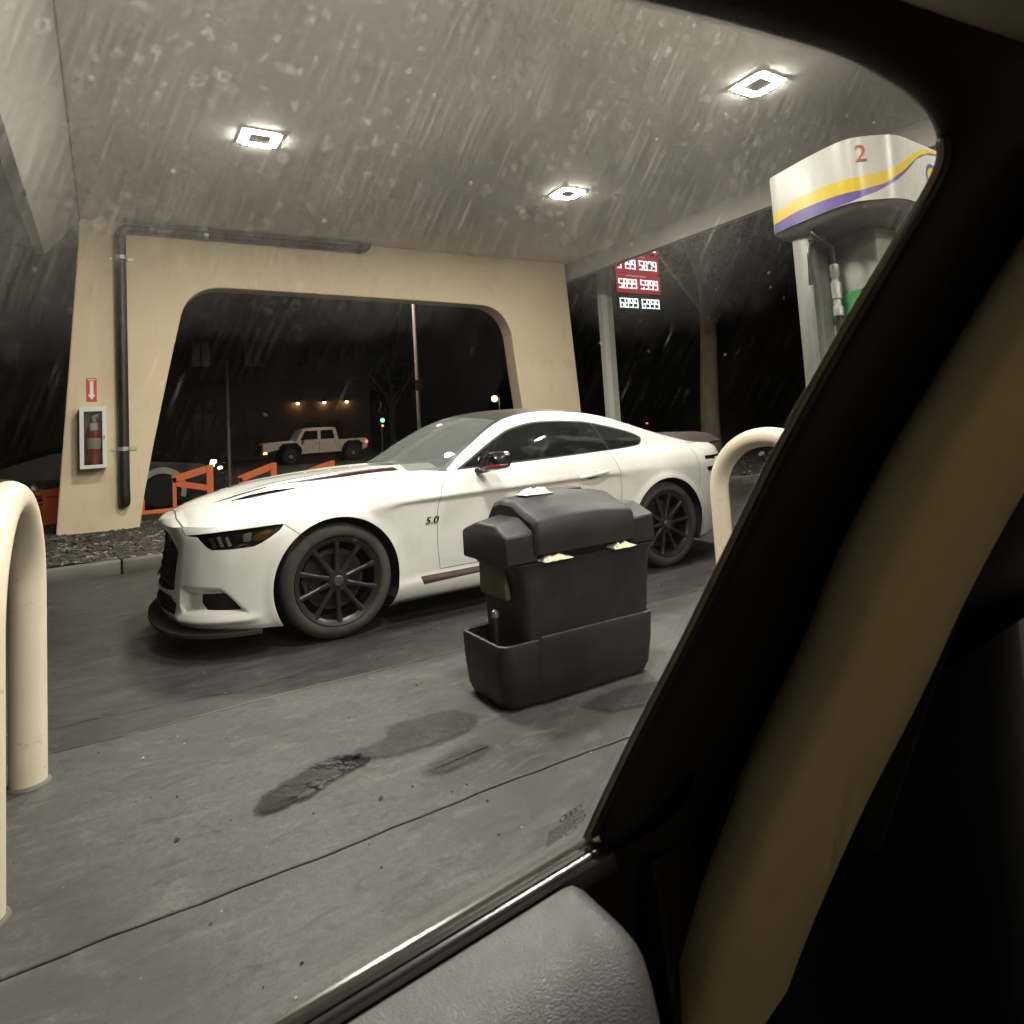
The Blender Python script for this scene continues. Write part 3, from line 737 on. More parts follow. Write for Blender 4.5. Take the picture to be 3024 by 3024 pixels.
def build_car(root):
    US = np.concatenate([np.linspace(0, 1.3, 150), np.linspace(1.3, 4.75, 290)[1:], np.linspace(4.75, U_END, 70)[1:]])
    VS = np.linspace(0, 1, 86)
    P = side_pts(US, VS); UV = np.stack([np.repeat(US[:, None], len(VS), 1), P[..., 2]], -1)
    S = Surf(P, UV)
    faces = S.F
    # recess of the fog-lamp scoop
    nrm = S.normals()
    if nrm[:, 1][np.abs(S.UV[:, 0] - 3) < .2].mean() < 0: nrm = -nrm
    d = -poly_sdf(PX['scoop'], S.UV); k = np.clip(d / .035, 0, 1); S.P -= nrm * (k * k * (3 - 2 * k) * .042)[:, None]
    wu = np.clip((S.UV[:, 0] - .50) / .10, 0, 1) * np.clip((1.13 - S.UV[:, 0]) / .10, 0, 1); zz_ = S.UV[:, 1]
    S.P += nrm * (wu * .020 * np.exp(-((zz_ - .218) / .022) ** 2))[:, None]
    # wheel arches
    for ax, rr in ((AX_F, R_F), (AX_R, R_R)):
        f = np.hypot(S.P[:, 0] - ax, S.P[:, 2] - AX_Z) - rr
        f = np.where(S.P[:, 1] < .5, 1., f)
        _, faces = S.split(f, faces)
    parts = {}
    for nm in ('headlight', 'hole', 'grille', 'intake', 'stripe'):
        parts[nm], faces = S.split(poly_sdf(PX[nm], S.UV), faces)
    parts['door'], rest = S.split(poly_sdf(PX['door'], S.UV), faces)
    bump, rest = S.split(np.where(S.UV[:, 0] < 1.262 + (.726 - S.UV[:, 1]) * 1.15, -1., 1.) * .5, rest)
    rbump, rest = S.split(np.where((S.UV[:, 0] > 4.69) & (S.UV[:, 1] < .86), -1., 1.) * .5, rest)
    nrm = S.normals()
    if nrm[:, 1][np.abs(S.UV[:, 0] - 3) < .2].mean() < 0: nrm = -nrm
    def mk(nm, fc, material, parent, push=0., near=True, far=True, smooth=True):
        V, F = sub_mesh(S.P, fc, -nrm * push if push else None)
        V, F = two_sided(V, F, near, far)
        return pieces(nm, V, F, material, parent)
    body = mk('body', rest, M['white'], root)
    fb = mk('front_bumper', bump, M['white'], root)
    rb = mk('rear_bumper', rbump, M['white'], root)
    def ribbon(line, half, parent):
        L = []
        for a, b in zip(line[:-1], line[1:]):
            k = max(2, int(math.hypot(b[0] - a[0], b[1] - a[1]) / .012))
            L += [(a[0] + (b[0] - a[0]) * t / k, a[1] + (b[1] - a[1]) * t / k) for t in range(k)]
        L.append(line[-1]); vv = np.linspace(0, 1, 140); C_ = []; N_ = []
        for (u_, z_) in L:
            g = side_pts(np.array([u_ - .01, u_, u_ + .01]), vv); c = [np.array([np.interp(z_, g[q, :, 2], g[q, :, 0]), np.interp(z_, g[q, :, 2], g[q, :, 1]), z_]) for q in range(3)]
            j = int(np.clip(np.searchsorted(g[1, :, 2], z_), 1, 138)); tv = g[1, j + 1] - g[1, j - 1]; nn = np.cross(c[2] - c[0], tv); nn /= np.linalg.norm(nn) + 1e-12
            if nn @ np.array([-.2 if u_ < 1 else .2 if u_ > 4.9 else 0, 1, .2]) < 0: nn = -nn
            C_.append(c[1]); N_.append(nn)
        for sd in (-1, 1):
            V = []; F = []
            for k in range(len(L)):
                t = C_[min(k + 1, len(L) - 1)] - C_[max(k - 1, 0)]; w_ = np.cross(t, N_[k]); w_ = w_ / (np.linalg.norm(w_) + 1e-12) * half
                for p in (C_[k] - w_ + N_[k] * .0012, C_[k] + w_ + N_[k] * .0012): V.append((p[0], sd * p[1], p[2]))
            for k in range(len(L) - 1): F.append((2 * k, 2 * k + 2, 2 * k + 3, 2 * k + 1))
            obj('panel_gap', V, F, M['seam'], parent)
    ribbon([(2.40, .935), (2.325, .89), (2.275, .822), (2.245, .70), (2.235, .5), (2.25, .31), (3.70, .31), (3.80, .45), (3.82, .70), (3.80, .86), (3.755, .965)], .0016, body)
    ribbon([(1.262, .724), (1.325, .673), (1.40, .615)], .0016, body); ribbon([(.545, .728), (.560, .711), (.597, .694)], .002, body)
    ribbon([(4.69, .955), (4.69, .86), (4.685, .70), (4.66, .62)], .0016, body)
    doors = [mk('door', parts['door'], M['white'], root, 0, sd == 0, sd == 1) for sd in (0, 1)]
    for sd in (0, 1):
        mk('side_stripe', parts['stripe'], M['stripe'], root, 0, sd == 0, sd == 1)
        hl = mk('headlight', parts['headlight'], M['lens'], root, 0, sd == 0, sd == 1)
        mk('fog_grille', parts['hole'], M['trim'], fb, .015, sd == 0, sd == 1)
        # inside of the headlight
        fc = parts['headlight']
        for nm, pls, m_, push in (('light_bar', [[(.802, .680), (.837, .682), (.875, .627), (.850, .621)], [(.863, .687), (.888, .688), (.918, .627), (.897, .625)], [(.918, .682), (.936, .683), (.966, .631), (.944, .627)]], M['lampbar'], .010),
                                  ('amber_reflector', [[(1.079, .678), (1.159, .706), (1.190, .700), (1.159, .658), (1.099, .645), (1.075, .656)]], M['amber'], .014),
                                  ('reflector', [[(1.02, .694), (1.073, .704), (1.070, .650), (1.025, .650)]], M['silver'], .018)):
            for pl in pls:
                q, fc = S.split(poly_sdf(pl, S.UV), fc)
                nn = S.normals(); nn = nn if nn[:, 1][np.abs(S.UV[:, 0] - 3) < .2].mean() > 0 else -nn
                V, F = sub_mesh(S.P, q, -nn * push); V, F = two_sided(V, F, sd == 0, sd == 1); obj(nm, V, F, m_, hl, True)
        nn = S.normals(); nn = nn if nn[:, 1][np.abs(S.UV[:, 0] - 3) < .2].mean() > 0 else -nn
        # housing: frame pushed in behind the lens
        V, F = sub_mesh(S.P, parts['headlight'], -nn * .028); V, F = two_sided(V, F, sd == 0, sd == 1); obj('lamp_housing', V, F, M['housing'], hl, True)
    # grille and lower intake: dark sheet set back behind the opening plus bars
    for nm, key, zs in (('grille', 'grille', np.linspace(.39, .66, 6)), ('lower_intake', 'intake', (.255, .285, .315))):
        V, F = sub_mesh(S.P, parts[key], -nrm * .05); V, F = two_sided(V, F)
        g = obj(nm, V, F, M['seam'], fb, True)
        for zz in zs:
            uu = np.linspace(0, .50 if key == 'grille' else .5, 14)
            pts = []
            for u_ in uu:
                p = side_pts(np.array([u_]), np.linspace(0, 1, 60))[0]; j = np.argmin(np.abs(p[:, 2] - zz)); nx, ny = out_n(np.array([u_]))
                pts.append((p[j, 0] + nx[0] * -.02, p[j, 1] - ny[0] * .02, zz))
            full = [(a, -b, c) for a, b, c in pts[::-1]] + pts[1:]
            MB().tube(full, .008, 5).build('grille_bar', M['seam'], g)
    # black chin splitter running round the nose
    mb = MB(); uu = np.linspace(0, 1.12, 40); x, y = out_xy(uu); nx, ny = out_n(uu); pro = np.interp(uu, [0, .5, .8, 1.12], [.055, .048, .022, .003])
    ring = []
    for a in range(len(uu)):
        o_ = (x[a] + nx[a] * pro[a], y[a] + ny[a] * pro[a]); i_ = (x[a] - nx[a] * .10, max(y[a] - ny[a] * .10, 0))
        ring.append([(o_[0], o_[1], .128), (o_[0], o_[1], .146), (i_[0], i_[1], .168), (i_[0], i_[1], .128)])
    V = []; F = []
    pts = [[(p[0], -p[1], p[2]) for p in q] for q in ring[::-1]] + ring[1:]
    for q in pts: V += q
    for a in range(len(pts) - 1):
        for b in range(4): F.append((a * 4 + b, a * 4 + (b + 1) % 4, (a + 1) * 4 + (b + 1) % 4, (a + 1) * 4 + b))
    F += [(0, 1, 2, 3), tuple(len(V) - 4 + t for t in (3, 2, 1, 0))]
    MB().add(V, F).build('chin_splitter', M['seam'], fb, True)
    # bonnet with slots and stripe
    P, UV = hood_surface(230, 110, 0, 2.50, HOOD_X, HOOD_Z); H = Surf(P, UV); fc = H.F
    _, fc = H.split(np.where(H.P[:, 0] > .86, -1., 1.) * (np.abs(H.P[:, 0] - .86) + 1e-5), fc)
    hp = {}
    yx = np.stack([H.P[:, 1], H.P[:, 0]], -1)
    hp['slot'], fc = H.split(poly_sdf([(.864, .562), (1.047, .562), (1.272, .533), (1.265, .512), (1.035, .520)], H.UV), fc)
    hp['slot2'], fc = H.split(poly_sdf([(.986, .460), (1.144, .462), (1.308, .432), (1.479, .374), (1.333, .370), (1.126, .396)], H.UV), fc)
    hp['red'], fc = H.split(poly_sdf([(1.75, .515), (2.16, .497), (2.16, .468), (1.75, .480)], H.UV), fc)
    hp['stripe'], fc = H.split(poly_sdf([(1.266, .535), (1.558, .497), (1.795, .486), (2.16, .472), (2.16, .392), (1.771, .416), (1.546, .446)], H.UV), fc)
    hb, fn = H.split(np.where(H.UV[:, 1] > .172 + .10 * np.clip(1.25 - H.UV[:, 0], 0, 1), -1., 1.) * .5, fc)
    nh = H.normals(); nh = nh if nh[:, 2].mean() > 0 else -nh
    def mh(nm, f_, material, parent, push=0., near=True, far=True):
        V, F = sub_mesh(H.P, f_, -nh * push if push else None); V, F = two_sided(V, F, near, far); return obj(nm, V, F, material, parent, True, sharp=55)
    hood = mh('bonnet', hb, M['white'], root)
    V = []; F = []
    for w_ in np.linspace(0, .97, 30):
        i_ = int(round((.542 - .045 * min(1, w_ * 2.5)) / 2.5 * 229)); j_ = int(round(w_ * 109)); q = P[i_, j_]; V += [(q[0] - .003, -q[1], q[2] + .0015), (q[0] + .003, -q[1], q[2] + .0035)]
    for k in range(29): F.append((2 * k, 2 * k + 2, 2 * k + 3, 2 * k + 1))
    obj('bonnet_gap', V, F, M['seam'], hood); obj('bonnet_gap', [(a, -b, c) for a, b, c in V], F, M['seam'], hood)
    mh('fender_top', fn, M['white'], body)
    for sd in (0, 1):
        mh('bonnet_slot', hp['slot'], M['trim'], hood, .006, sd == 0, sd == 1); mh('bonnet_slot', hp['slot2'], M['trim'], hood, .012, sd == 0, sd == 1)
        mh('bonnet_stripe', hp['stripe'], M['black_paint'], hood, 0, sd == 0, sd == 1); mh('bonnet_stripe_edge', hp['red'], M['red'], hood, 0, sd == 0, sd == 1)
    # boot lid
    P, UV = hood_surface(110, 40, u_of_x(np.array([2.75]))[0], U_END, DECK_X, DECK_Z); D = Surf(P, UV)
    V, F = two_sided(D.P, D.F); obj('boot_lid', V, F, M['white'], root, True)
    # greenhouse
    (S1, U1), (S2, U2) = glass_surfaces()
    G = Surf(S1, U1); win, wall = G.split(poly_sdf(DLO, G.UV), G.F)
    rim, win = G.split(-poly_sdf(DLO, G.UV) - .012, win)
    ng = G.normals(); ng = ng if ng[:, 1].mean() > 0 else -ng
    pil, win = G.split(np.abs(G.UV[:, 0] - 2.20 - (G.UV[:, 1] - 1.0) * -.25) - .008, win)
    ng = np.vstack([ng, np.repeat(ng[-1:], len(G.P) - len(ng), 0)])
    V, F = two_sided(*sub_mesh(G.P, wall)); pieces('pillar_panel', V, F, M['white'], body, 50)
    for sd in (0, 1):
        V, F = two_sided(*sub_mesh(G.P, win), sd == 0, sd == 1); w_ = obj('side_window', V, F, M['tint'], root, True)
        V, F = two_sided(*sub_mesh(G.P, rim), sd == 0, sd == 1); obj('window_seal', V, F, M['trim'], w_, True)
        V, F = two_sided(*sub_mesh(G.P, pil), sd == 0, sd == 1); obj('window_divider', V, F, M['seam'], w_, True)
    T = Surf(S2, U2); rl = catmull(RAIL, 12); edge = np.interp(T.UV[:, 0], rl[:, 0], rl[:, 1]) - T.UV[:, 1]
    hd = 1.262 + .06 * (T.UV[:, 1] / .62) ** 2
    ws, rest = T.split(np.maximum(T.UV[:, 0] - hd, .045 - edge), T.F)
    hd = 1.262 + .06 * (T.UV[:, 1] / .62) ** 2; rl_e = np.interp(T.UV[:, 0], rl[:, 0], rl[:, 1]) - T.UV[:, 1]
    rw, rest = T.split(np.maximum(2.33 - T.UV[:, 0], .05 - rl_e), rest)
    rl_e = np.interp(T.UV[:, 0], rl[:, 0], rl[:, 1]) - T.UV[:, 1]; hd = 1.262 + .06 * (T.UV[:, 1] / .62) ** 2
    pl_, roof = T.split(T.UV[:, 0] - hd - .006, rest)
    rl_e = np.interp(T.UV[:, 0], rl[:, 0], rl[:, 1]) - T.UV[:, 1]
    wr, roof = T.split(np.minimum(rl_e - .012, 2.36 - T.UV[:, 0]), roof)
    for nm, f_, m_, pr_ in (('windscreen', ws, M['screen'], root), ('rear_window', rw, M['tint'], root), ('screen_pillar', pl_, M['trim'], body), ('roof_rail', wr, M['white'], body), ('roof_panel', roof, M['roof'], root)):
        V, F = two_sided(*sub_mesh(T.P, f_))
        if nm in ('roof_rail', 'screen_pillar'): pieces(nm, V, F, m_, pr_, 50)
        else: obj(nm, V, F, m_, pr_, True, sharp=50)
    # rear lamps and ducktail spoiler
    for sd in (-1, 1):
        mb = MB()
        uu = np.linspace(4.80, 5.35, 12); pv = side_pts(uu, np.linspace(0, 1, 60)); nx, ny = out_n(uu)
        V = []; F = []
        for a in range(len(uu)):
            for zz in (.735, .865):
                j = np.argmin(np.abs(pv[a, :, 2] - zz)); V.append((pv[a, j, 0] + nx[a] * .004, sd * (pv[a, j, 1] + ny[a] * .004), zz))
        for a in range(len(uu) - 1): F.append((2 * a, 2 * a + 2, 2 * a + 3, 2 * a + 1))
        tl = obj('tail_light', V, F, M['black_paint'], rb, True)
    prof = [(3.40, 1.006), (3.56, 1.030), (3.70, 1.058), (3.745, 1.062), (3.735, 1.040), (3.62, 1.006), (3.48, .985)]
    V = []; F = []; ys = np.linspace(-.735, .735, 25); npf = len(prof)
    for yy in ys:
        t = (abs(yy) / .735) ** 4
        for (px, pz) in prof: V.append((px - .15 * (abs(yy) / .735) ** 2.2, yy, pz - .045 * t - (pz - .98) * .45 * t))
    for a in range(len(ys) - 1):
        for b in range(npf): F.append((a * npf + b, a * npf + (b + 1) % npf, (a + 1) * npf + (b + 1) % npf, (a + 1) * npf + b))
    F += [tuple(range(npf)), tuple(range(len(V) - npf, len(V)))[::-1]]
    sp = MB().add(V, F).build('spoiler', M['roof'], root, True)
    V2 = []; F2 = []
    for yy in ys:
        t = (abs(yy) / .735) ** 4
        for (px, pz) in ((3.748, 1.063), (3.752, 1.056), (3.745, 1.046), (3.741, 1.050)): V2.append((px - .15 * (abs(yy) / .735) ** 2.2, yy, pz - .045 * t - (pz - .98) * .45 * t))
    for a in range(len(ys) - 1):
        for b in range(4): F2.append((a * 4 + b, a * 4 + (b + 1) % 4, (a + 1) * 4 + (b + 1) % 4, (a + 1) * 4 + b))
    MB().add(V2, F2).build('spoiler_edge', M['red'], sp)
    # underbody, wheel wells
    mb = MB(); mb.box((-.80, -.55, .16), (3.55, .55, .40)); mb.box((.42, -.80, .135), (2.30, .80, .40)); mb.box((-.75, -.60, .40), (.6, .60, .70)); mb.box((3.05, -.70, .26), (3.5, .70, .80))
    mb.build('underbody', M['seam'], root)
    for ax, rr in ((AX_F, R_F), (AX_R, R_R)):
        for sd in (-1, 1):
            V = []; F = []; seg = 28
            for k in range(seg + 1):
                a = R(-25 + 230 * k / seg)
                for yy in (.905, .52): V.append((ax + (rr + .012) * math.cos(a), sd * yy, AX_Z + (rr + .012) * math.sin(a)))
            for k in range(seg): F.append((2 * k, 2 * k + 1, 2 * k + 3, 2 * k + 2))
            V += [(ax, sd * .52, AX_Z)]; c_ = len(V) - 1
            for k in range(seg): F.append((2 * k + 1, c_, 2 * k + 3))
            obj('wheel_well', V, F, M['seam'], body)
    # mirrors
    for sd in (-1, 1):
        def my(p): return (p[0], sd * p[1], p[2])
        mb = MB(); rings = []
        prof = [(.985, .50, .55), (1.00, .85, .9), (1.04, 1., 1.), (1.09, .98, 1.), (1.125, .93, .97)]
        V = []; F = []; seg = 18
        for (xx, sw, sh_) in prof:
            for k in range(seg):
                a = 2 * math.pi * k / seg; cy = math.copysign(abs(math.cos(a)) ** .65, math.cos(a)); cz = math.copysign(abs(math.sin(a)) ** .65, math.sin(a))
                V.append(my((xx + .02 * cy, 1.015 + .098 * sw * cy, .985 + .062 * sh_ * cz + .012 * cy)))
        for a in range(len(prof) - 1):
            for b in range(seg): F.append((a * seg + b, a * seg + (b + 1) % seg, (a + 1) * seg + (b + 1) % seg, (a + 1) * seg + b))
        F += [tuple(range(seg)), tuple(range(len(V) - seg, len(V)))[::-1]]
        mi = MB().add(V, F).build('wing_mirror', M['black_paint'], root, True)
        MB().tube([my((1.0, .86, .925)), my((1.03, .90, .925)), my((1.05, .95, .935)), my((1.055, 1.0, .945))], [.016, .022, .022, .02], 8).build('mirror_arm', M['trim'], mi, True)
        MB().tube([my((.972, .945, .952)), my((.985, 1.0, .949)), my((1.0, 1.08, .955)), my((1.05, 1.118, .96)), my((1.115, 1.112, .962))], [.004, .008, .009, .009, .006], 8).build('mirror_stripe', M['red'], mi, True)
        V = [V[len(V) - seg + k] for k in range(seg)]
        cx = np.mean(np.array(V), 0); MB().add([tuple(cx + (np.array(q) - cx) * .9 + np.array((.002, 0, 0))) for q in V], [tuple(range(seg))]).build('mirror_glass', M['chrome'], mi)
    # door handles, washer, 5.0 badge, fuel area
    for sd in (-1, 1):
        mb = MB()
        mb.tube([(1.845, sd * .918, .795), (1.86, sd * .932, .800), (1.93, sd * .945, .808), (2.04, sd * .945, .818), (2.11, sd * .932, .823), (2.125, sd * .918, .824)], [.008, .013, .015, .015, .013, .008], 10)
        h = mb.build('door_handle', M['white'], doors[0 if sd < 0 else 1], True)
        mb = MB(); V = []
        for k in range(24):
            a = 2 * math.pi * k / 24; V.append((1.985 + .085 * math.cos(a), sd * .9275, .808 + .024 * math.sin(a) + .010 * math.cos(a)))
        mb.add(V, [tuple(range(24))]).build('handle_recess', M['seam'], h)
    p = side_pts(np.array([2.19]), np.linspace(0, 1, 90))[0]; j = np.argmin(np.abs(p[:, 2] - .632))
    mtx = Matrix.Translation((.625, -(p[j, 1] + .004), .632)) @ Matrix.Rotation(R(90), 4, 'X') @ Matrix.Rotation(R(1.5), 4, 'Z') @ Matrix.Scale(1.25, 4, (1, 0, 0))
    text_mesh('5.0', .062, .004, 'badge', M['seam'], body, mtx, .25)
    # cabin: dash, seats, wheel, roof lining
    mb = MB(); mb.rbox((.60, -.68, .62), (1.12, .68, .93), .06); mb.build('dashboard', M['cabin'], root, True)
    for yy in (-.36, .36):
        mb = MB(); mb.rbox((1.42, yy - .25, .36), (1.95, yy + .25, .58), .06)
        mb.hexa([(1.86, yy - .24, .50), (2.0, yy - .24, .46), (2.0, yy + .24, .46), (1.86, yy + .24, .50), (2.10, yy - .20, 1.02), (2.22, yy - .20, 1.0), (2.22, yy + .20, 1.0), (2.10, yy + .20, 1.02)])
        mb.rbox((2.10, yy - .12, 1.01), (2.22, yy + .12, 1.18), .04)
        mb.build('seat', M['cabin'], root)
    mb = MB(); pts = [(1.26 + .06 * math.sin(a), -.36 + .18 * math.cos(a), .86 + .17 * math.sin(a)) for a in np.linspace(0, 2 * math.pi, 28, endpoint=False)]
    mb.tube(pts, .017, 8, closed=True); mb.cyl((1.08, -.36, .80), (1.26, -.36, .86), .03); mb.cyl((1.26, -.53, .86), (1.26, -.19, .86), .015); mb.build('steering_wheel', M['cabin'], root, True)
    mb = MB(); mb.box((.6, -.80, .40), (3.1, .80, .44)); mb.box((2.5, -.60, .44), (3.1, .60, .90)); mb.box((.55, -.80, .40), (.60, .80, .90)); mb.build('cabin_floor', M['cabin'], root)

def build_wheel(root, ax, sd, spin):
    y0 = sd * .905
    def L(prof): return [(r_, y0 - sd * h) for r_, h in prof]       # h measured inwards from the outer face
    mb = MB(); rw = [(.060, .024), (.064, .015), (.060, .012), (.035, .010)]
    hub = MB().lathe(L([(.16, .085), (.16, .105), (.05, .115), (.05, .03), (.062, .022), (.058, .014), (.03, .012)]), (ax, 0, AX_Z), 'y', 32).build('wheel', M['rimblack'], root, True)
    MB().lathe(L([(.230, .02), (.254, -.002), (.263, -.004), (.265, .006), (.260, .020), (.252, .06), (.242, .12), (.252, .215), (.262, .24), (.252, .235), (.238, .21), (.230, .12), (.240, .055), (.247, .02)]), (ax, 0, AX_Z), 'y', 56, True).build('rim', M['rimblack'], hub, True)
    MB().lathe(L([(.263, .012), (.268, -.004), (.276, -.012), (.296, -.016), (.315, -.010), (.332, .004), (.340, .022), (.343, .05), (.3435, .125), (.343, .20), (.340, .228), (.325, .248), (.29, .255), (.262, .238)]), (ax, 0, AX_Z), 'y', 64, True).build('tyre', M['tyre'], hub, True)
    MB().lathe(L([(.185, .115), (.185, .14), (.06, .14), (.06, .115)]), (ax, 0, AX_Z), 'y', 40, True).build('brake_disc', M['disc'], hub)
    MB().lathe(L([(.034, .012), (.034, .004), (.028, -.002), (.004, -.003)]), (ax, 0, AX_Z), 'y', 20).build('centre_cap', M['disc'], hub, True)
    sp = None
    for k in range(10):
        a = R(spin + 36 * k); ca, sa = math.cos(a), math.sin(a)
        def p(rad, wd, dp): return (ax + ca * rad - sa * wd, y0 - sd * dp, AX_Z + sa * rad + ca * wd)
        V = []
        for rad, wd, d0, d1 in ((.045, .018, .016, .055), (.11, .013, .020, .06), (.19, .013, .013, .055), (.240, .019, .006, .045), (.255, .025, .004, .04)):
            V += [p(rad, -wd, d0 + .006), p(rad, -wd * .45, d0), p(rad, wd * .45, d0), p(rad, wd, d0 + .006), p(rad, wd * .8, d1), p(rad, -wd * .8, d1)]
        F = []
        for i in range(4):
            for j in range(6): F.append((i * 6 + j, i * 6 + (j + 1) % 6, (i + 1) * 6 + (j + 1) % 6, (i + 1) * 6 + j))
        F += [tuple(range(6)), tuple(range(24, 30))[::-1]]
        MB().add(V, F).build('spoke', M['rimblack'], hub)
    a0 = R(200)
    mb = MB(); V = []
    for k in range(9):
        a = R(120 + 60 * k / 8)
        for rr, dp in ((.135, .075), (.205, .075), (.205, .16), (.135, .16)): V.append((ax + rr * math.cos(a), y0 - sd * dp, AX_Z + rr * math.sin(a)))
    F = []
    for k in range(8):
        for j in range(4): F.append((k * 4 + j, k * 4 + (j + 1) % 4, (k + 1) * 4 + (j + 1) % 4, (k + 1) * 4 + j))
    F += [(0, 1, 2, 3), (32, 33, 34, 35)]
    MB().add(V, F).build('brake_caliper', M['trim'], hub)
    return hub
build_car(car)
for ax in (AX_F, AX_R):
    for sd in (-1, 1): build_wheel(car, ax, sd, 18 if ax == AX_F else 4)

# ------------------------------------------------------------------ fittings on the portal wall
MO = {}
MO['pipe'] = grain('dark_pipe_paint', (.010, .010, .011), (.024, .022, .022), 12, (.35, .6), .15)
MO['galv'] = grain('galvanised_steel', (.38, .38, .37), (.52, .51, .49), 14, (.35, .5), .1, metal=.7)
MO['whitemetal'] = grain('white_enamel', (.66, .65, .62), (.72, .71, .68), 6, (.35, .5), .05)
MO['red'] = mat('extinguisher_red', (.42, .014, .016), .28, coat=.6)
MO['label'] = grain('paper_label', (.62, .56, .48), (.70, .64, .56), 12, (.5, .6), 0)
MO['signred'] = mat('sign_red', (.50, .06, .035), .5)
MO['white'] = mat('print_white', (.78, .76, .72), .5)
MO['glass'] = thin_glass('cabinet_glass', (.90, .91, .90))
MO['cabback'] = mat('cabinet_back', (.26, .23, .18), .6)
MO['black'] = grain('black_plastic', (.016, .015, .015), (.03, .028, .027), 25, (.45, .65), .2)
MO['cream'] = grain('cream_steel_paint', (.68, .59, .44), (.73, .64, .49), 2.5, (.30, .45), .04, 40)
mt = MO['cream']; n = N(mt); v = n.coord('Object'); old = n.p.inputs['Base Color'].links[0].from_socket
k1 = n.math('MULTIPLY', n.ramp(n.noise(v, 9, 6, .65, .6), [(.60, 0.), (.70, 1.)]), n.ramp(n.noise(v, 60, 3), [(.45, 0.), (.6, .5)]))
c_ = n.mix(k1, old, (.30, .23, .14)); c_ = n.mix(n.ramp(n.noise(v, 22, 4, .6), [(.74, 0.), (.77, .8)]), c_, (.20, .14, .09)); n.color(c_)
MO['lit'] = mat('lamp_glow', (1, 1, 1), .5, emit=(1., .62, .26), estr=30)

px_, py_, pr_ = -.985, WY - .10, .068
dp = thing('downpipe', 'dark drainpipe running down the left pillar and along the ceiling', 'pipe', (px_, WY, .45))
o_ = (px_, WY, .45)
pts = [(px_, WY + .02, .46), (px_, WY - .06, .46), (px_, py_, .50), (px_, py_, .56)]
MB().tube([(px_, WY - .02, .47), (px_ + .0, WY - .08, .475), (px_, py_, .52), (px_, py_, .62)], pr_ * 1.06, 18).build('outlet_elbow', MO['pipe'], dp, True, o_)
MB().tube([(px_, py_, .60), (px_, py_, 4.34)], pr_, 18).build('vertical_run', MO['pipe'], dp, True, o_)
el = [(px_ + .13 * (1 - math.cos(a)), py_, 4.34 + .13 * math.sin(a)) for a in np.linspace(0, math.pi / 2, 8)]
MB().tube(el, pr_ * 1.08, 18).build('elbow', MO['pipe'], dp, True, o_)
MB().tube([(px_ + .12, py_, 4.47), (2.62, py_, 4.47)], pr_ * .92, 18).build('horizontal_run', MO['pipe'], dp, True, o_)
MB().tube([(2.60, py_, 4.47), (2.70, py_, 4.48), (2.76, py_, 4.53), (2.77, py_, 4.60)], pr_ * 1.05, 18).build('end_elbow', MO['pipe'], dp, True, o_)
for zz in (1.235, 4.02):
    mb = MB(); mb.lathe([(pr_ + .002, zz - .028), (pr_ + .012, zz - .028), (pr_ + .012, zz + .028), (pr_ + .002, zz + .028)], (px_, py_, 0), 'z', 18, True)
    mb.box((px_ - .15, WY - .02, zz - .02), (px_ + .16, WY - .001, zz + .02)); mb.build('bracket', MO['galv'], dp, False, o_)
mb = MB(); mb.lathe([(pr_ + .0, .13), (pr_ + .010, .13), (pr_ + .010, .19), (pr_ + .0, .19)], (0, py_, 4.47), 'x', 18, True); mb.box((.13, py_ - .02, 4.54), (.19, py_ + .02, CZ - .001)); mb.build('bracket', MO['galv'], dp, False, o_)

cb = thing('extinguisher_cabinet', 'white wall cabinet with glass door on the left cream pillar', 'cabinet', (-1.355, WY, .99)); o_ = (-1.355, WY, .99)
x0, x1, z0, z1, yf = -1.51, -1.20, .995, 1.845, WY - .21
mb = MB()
mb.box((x0, yf + .012, z0), (x0 + .012, WY - .001, z1)); mb.box((x1 - .012, yf + .012, z0), (x1, WY - .001, z1)); mb.box((x0 + .0122, yf + .012, z0), (x1 - .0122, WY - .001, z0 + .012)); mb.box((x0 + .0122, yf + .012, z1 - .012), (x1 - .0122, WY - .001, z1))
mb.build('case', MO['whitemetal'], cb, False, o_)
MB().box((x0 + .0125, WY - .02, z0 + .0125), (x1 - .0125, WY - .004, z1 - .0125)).build('back_panel', MO['cabback'], cb, False, o_)
mb = MB(); fw = .045
for a, b in (((x0 - .004, yf, z0 - .004), (x0 + fw, yf + .0115, z1 + .004)), ((x1 - fw, yf, z0 - .004), (x1 + .004, yf + .0115, z1 + .004)), ((x0 + fw + .0002, yf, z0 - .004), (x1 - fw - .0002, yf + .0115, z0 + fw)), ((x0 + fw + .0002, yf, z1 - fw * 1.4), (x1 - fw - .0002, yf + .0115, z1 + .004))): mb.box(a, b)
dr = mb.build('door_frame', MO['whitemetal'], cb, False, o_)
MB().box((x0 + fw, yf + .004, z0 + fw), (x1 - fw, yf + .008, z1 - fw * 1.4)).build('door_pane', MO['glass'], dr, False, o_)
MB().rbox((x1 - .03, yf - .018, 1.39), (x1 - .012, yf, 1.45), .006, 2).build('latch', MO['galv'], dr, True, o_)

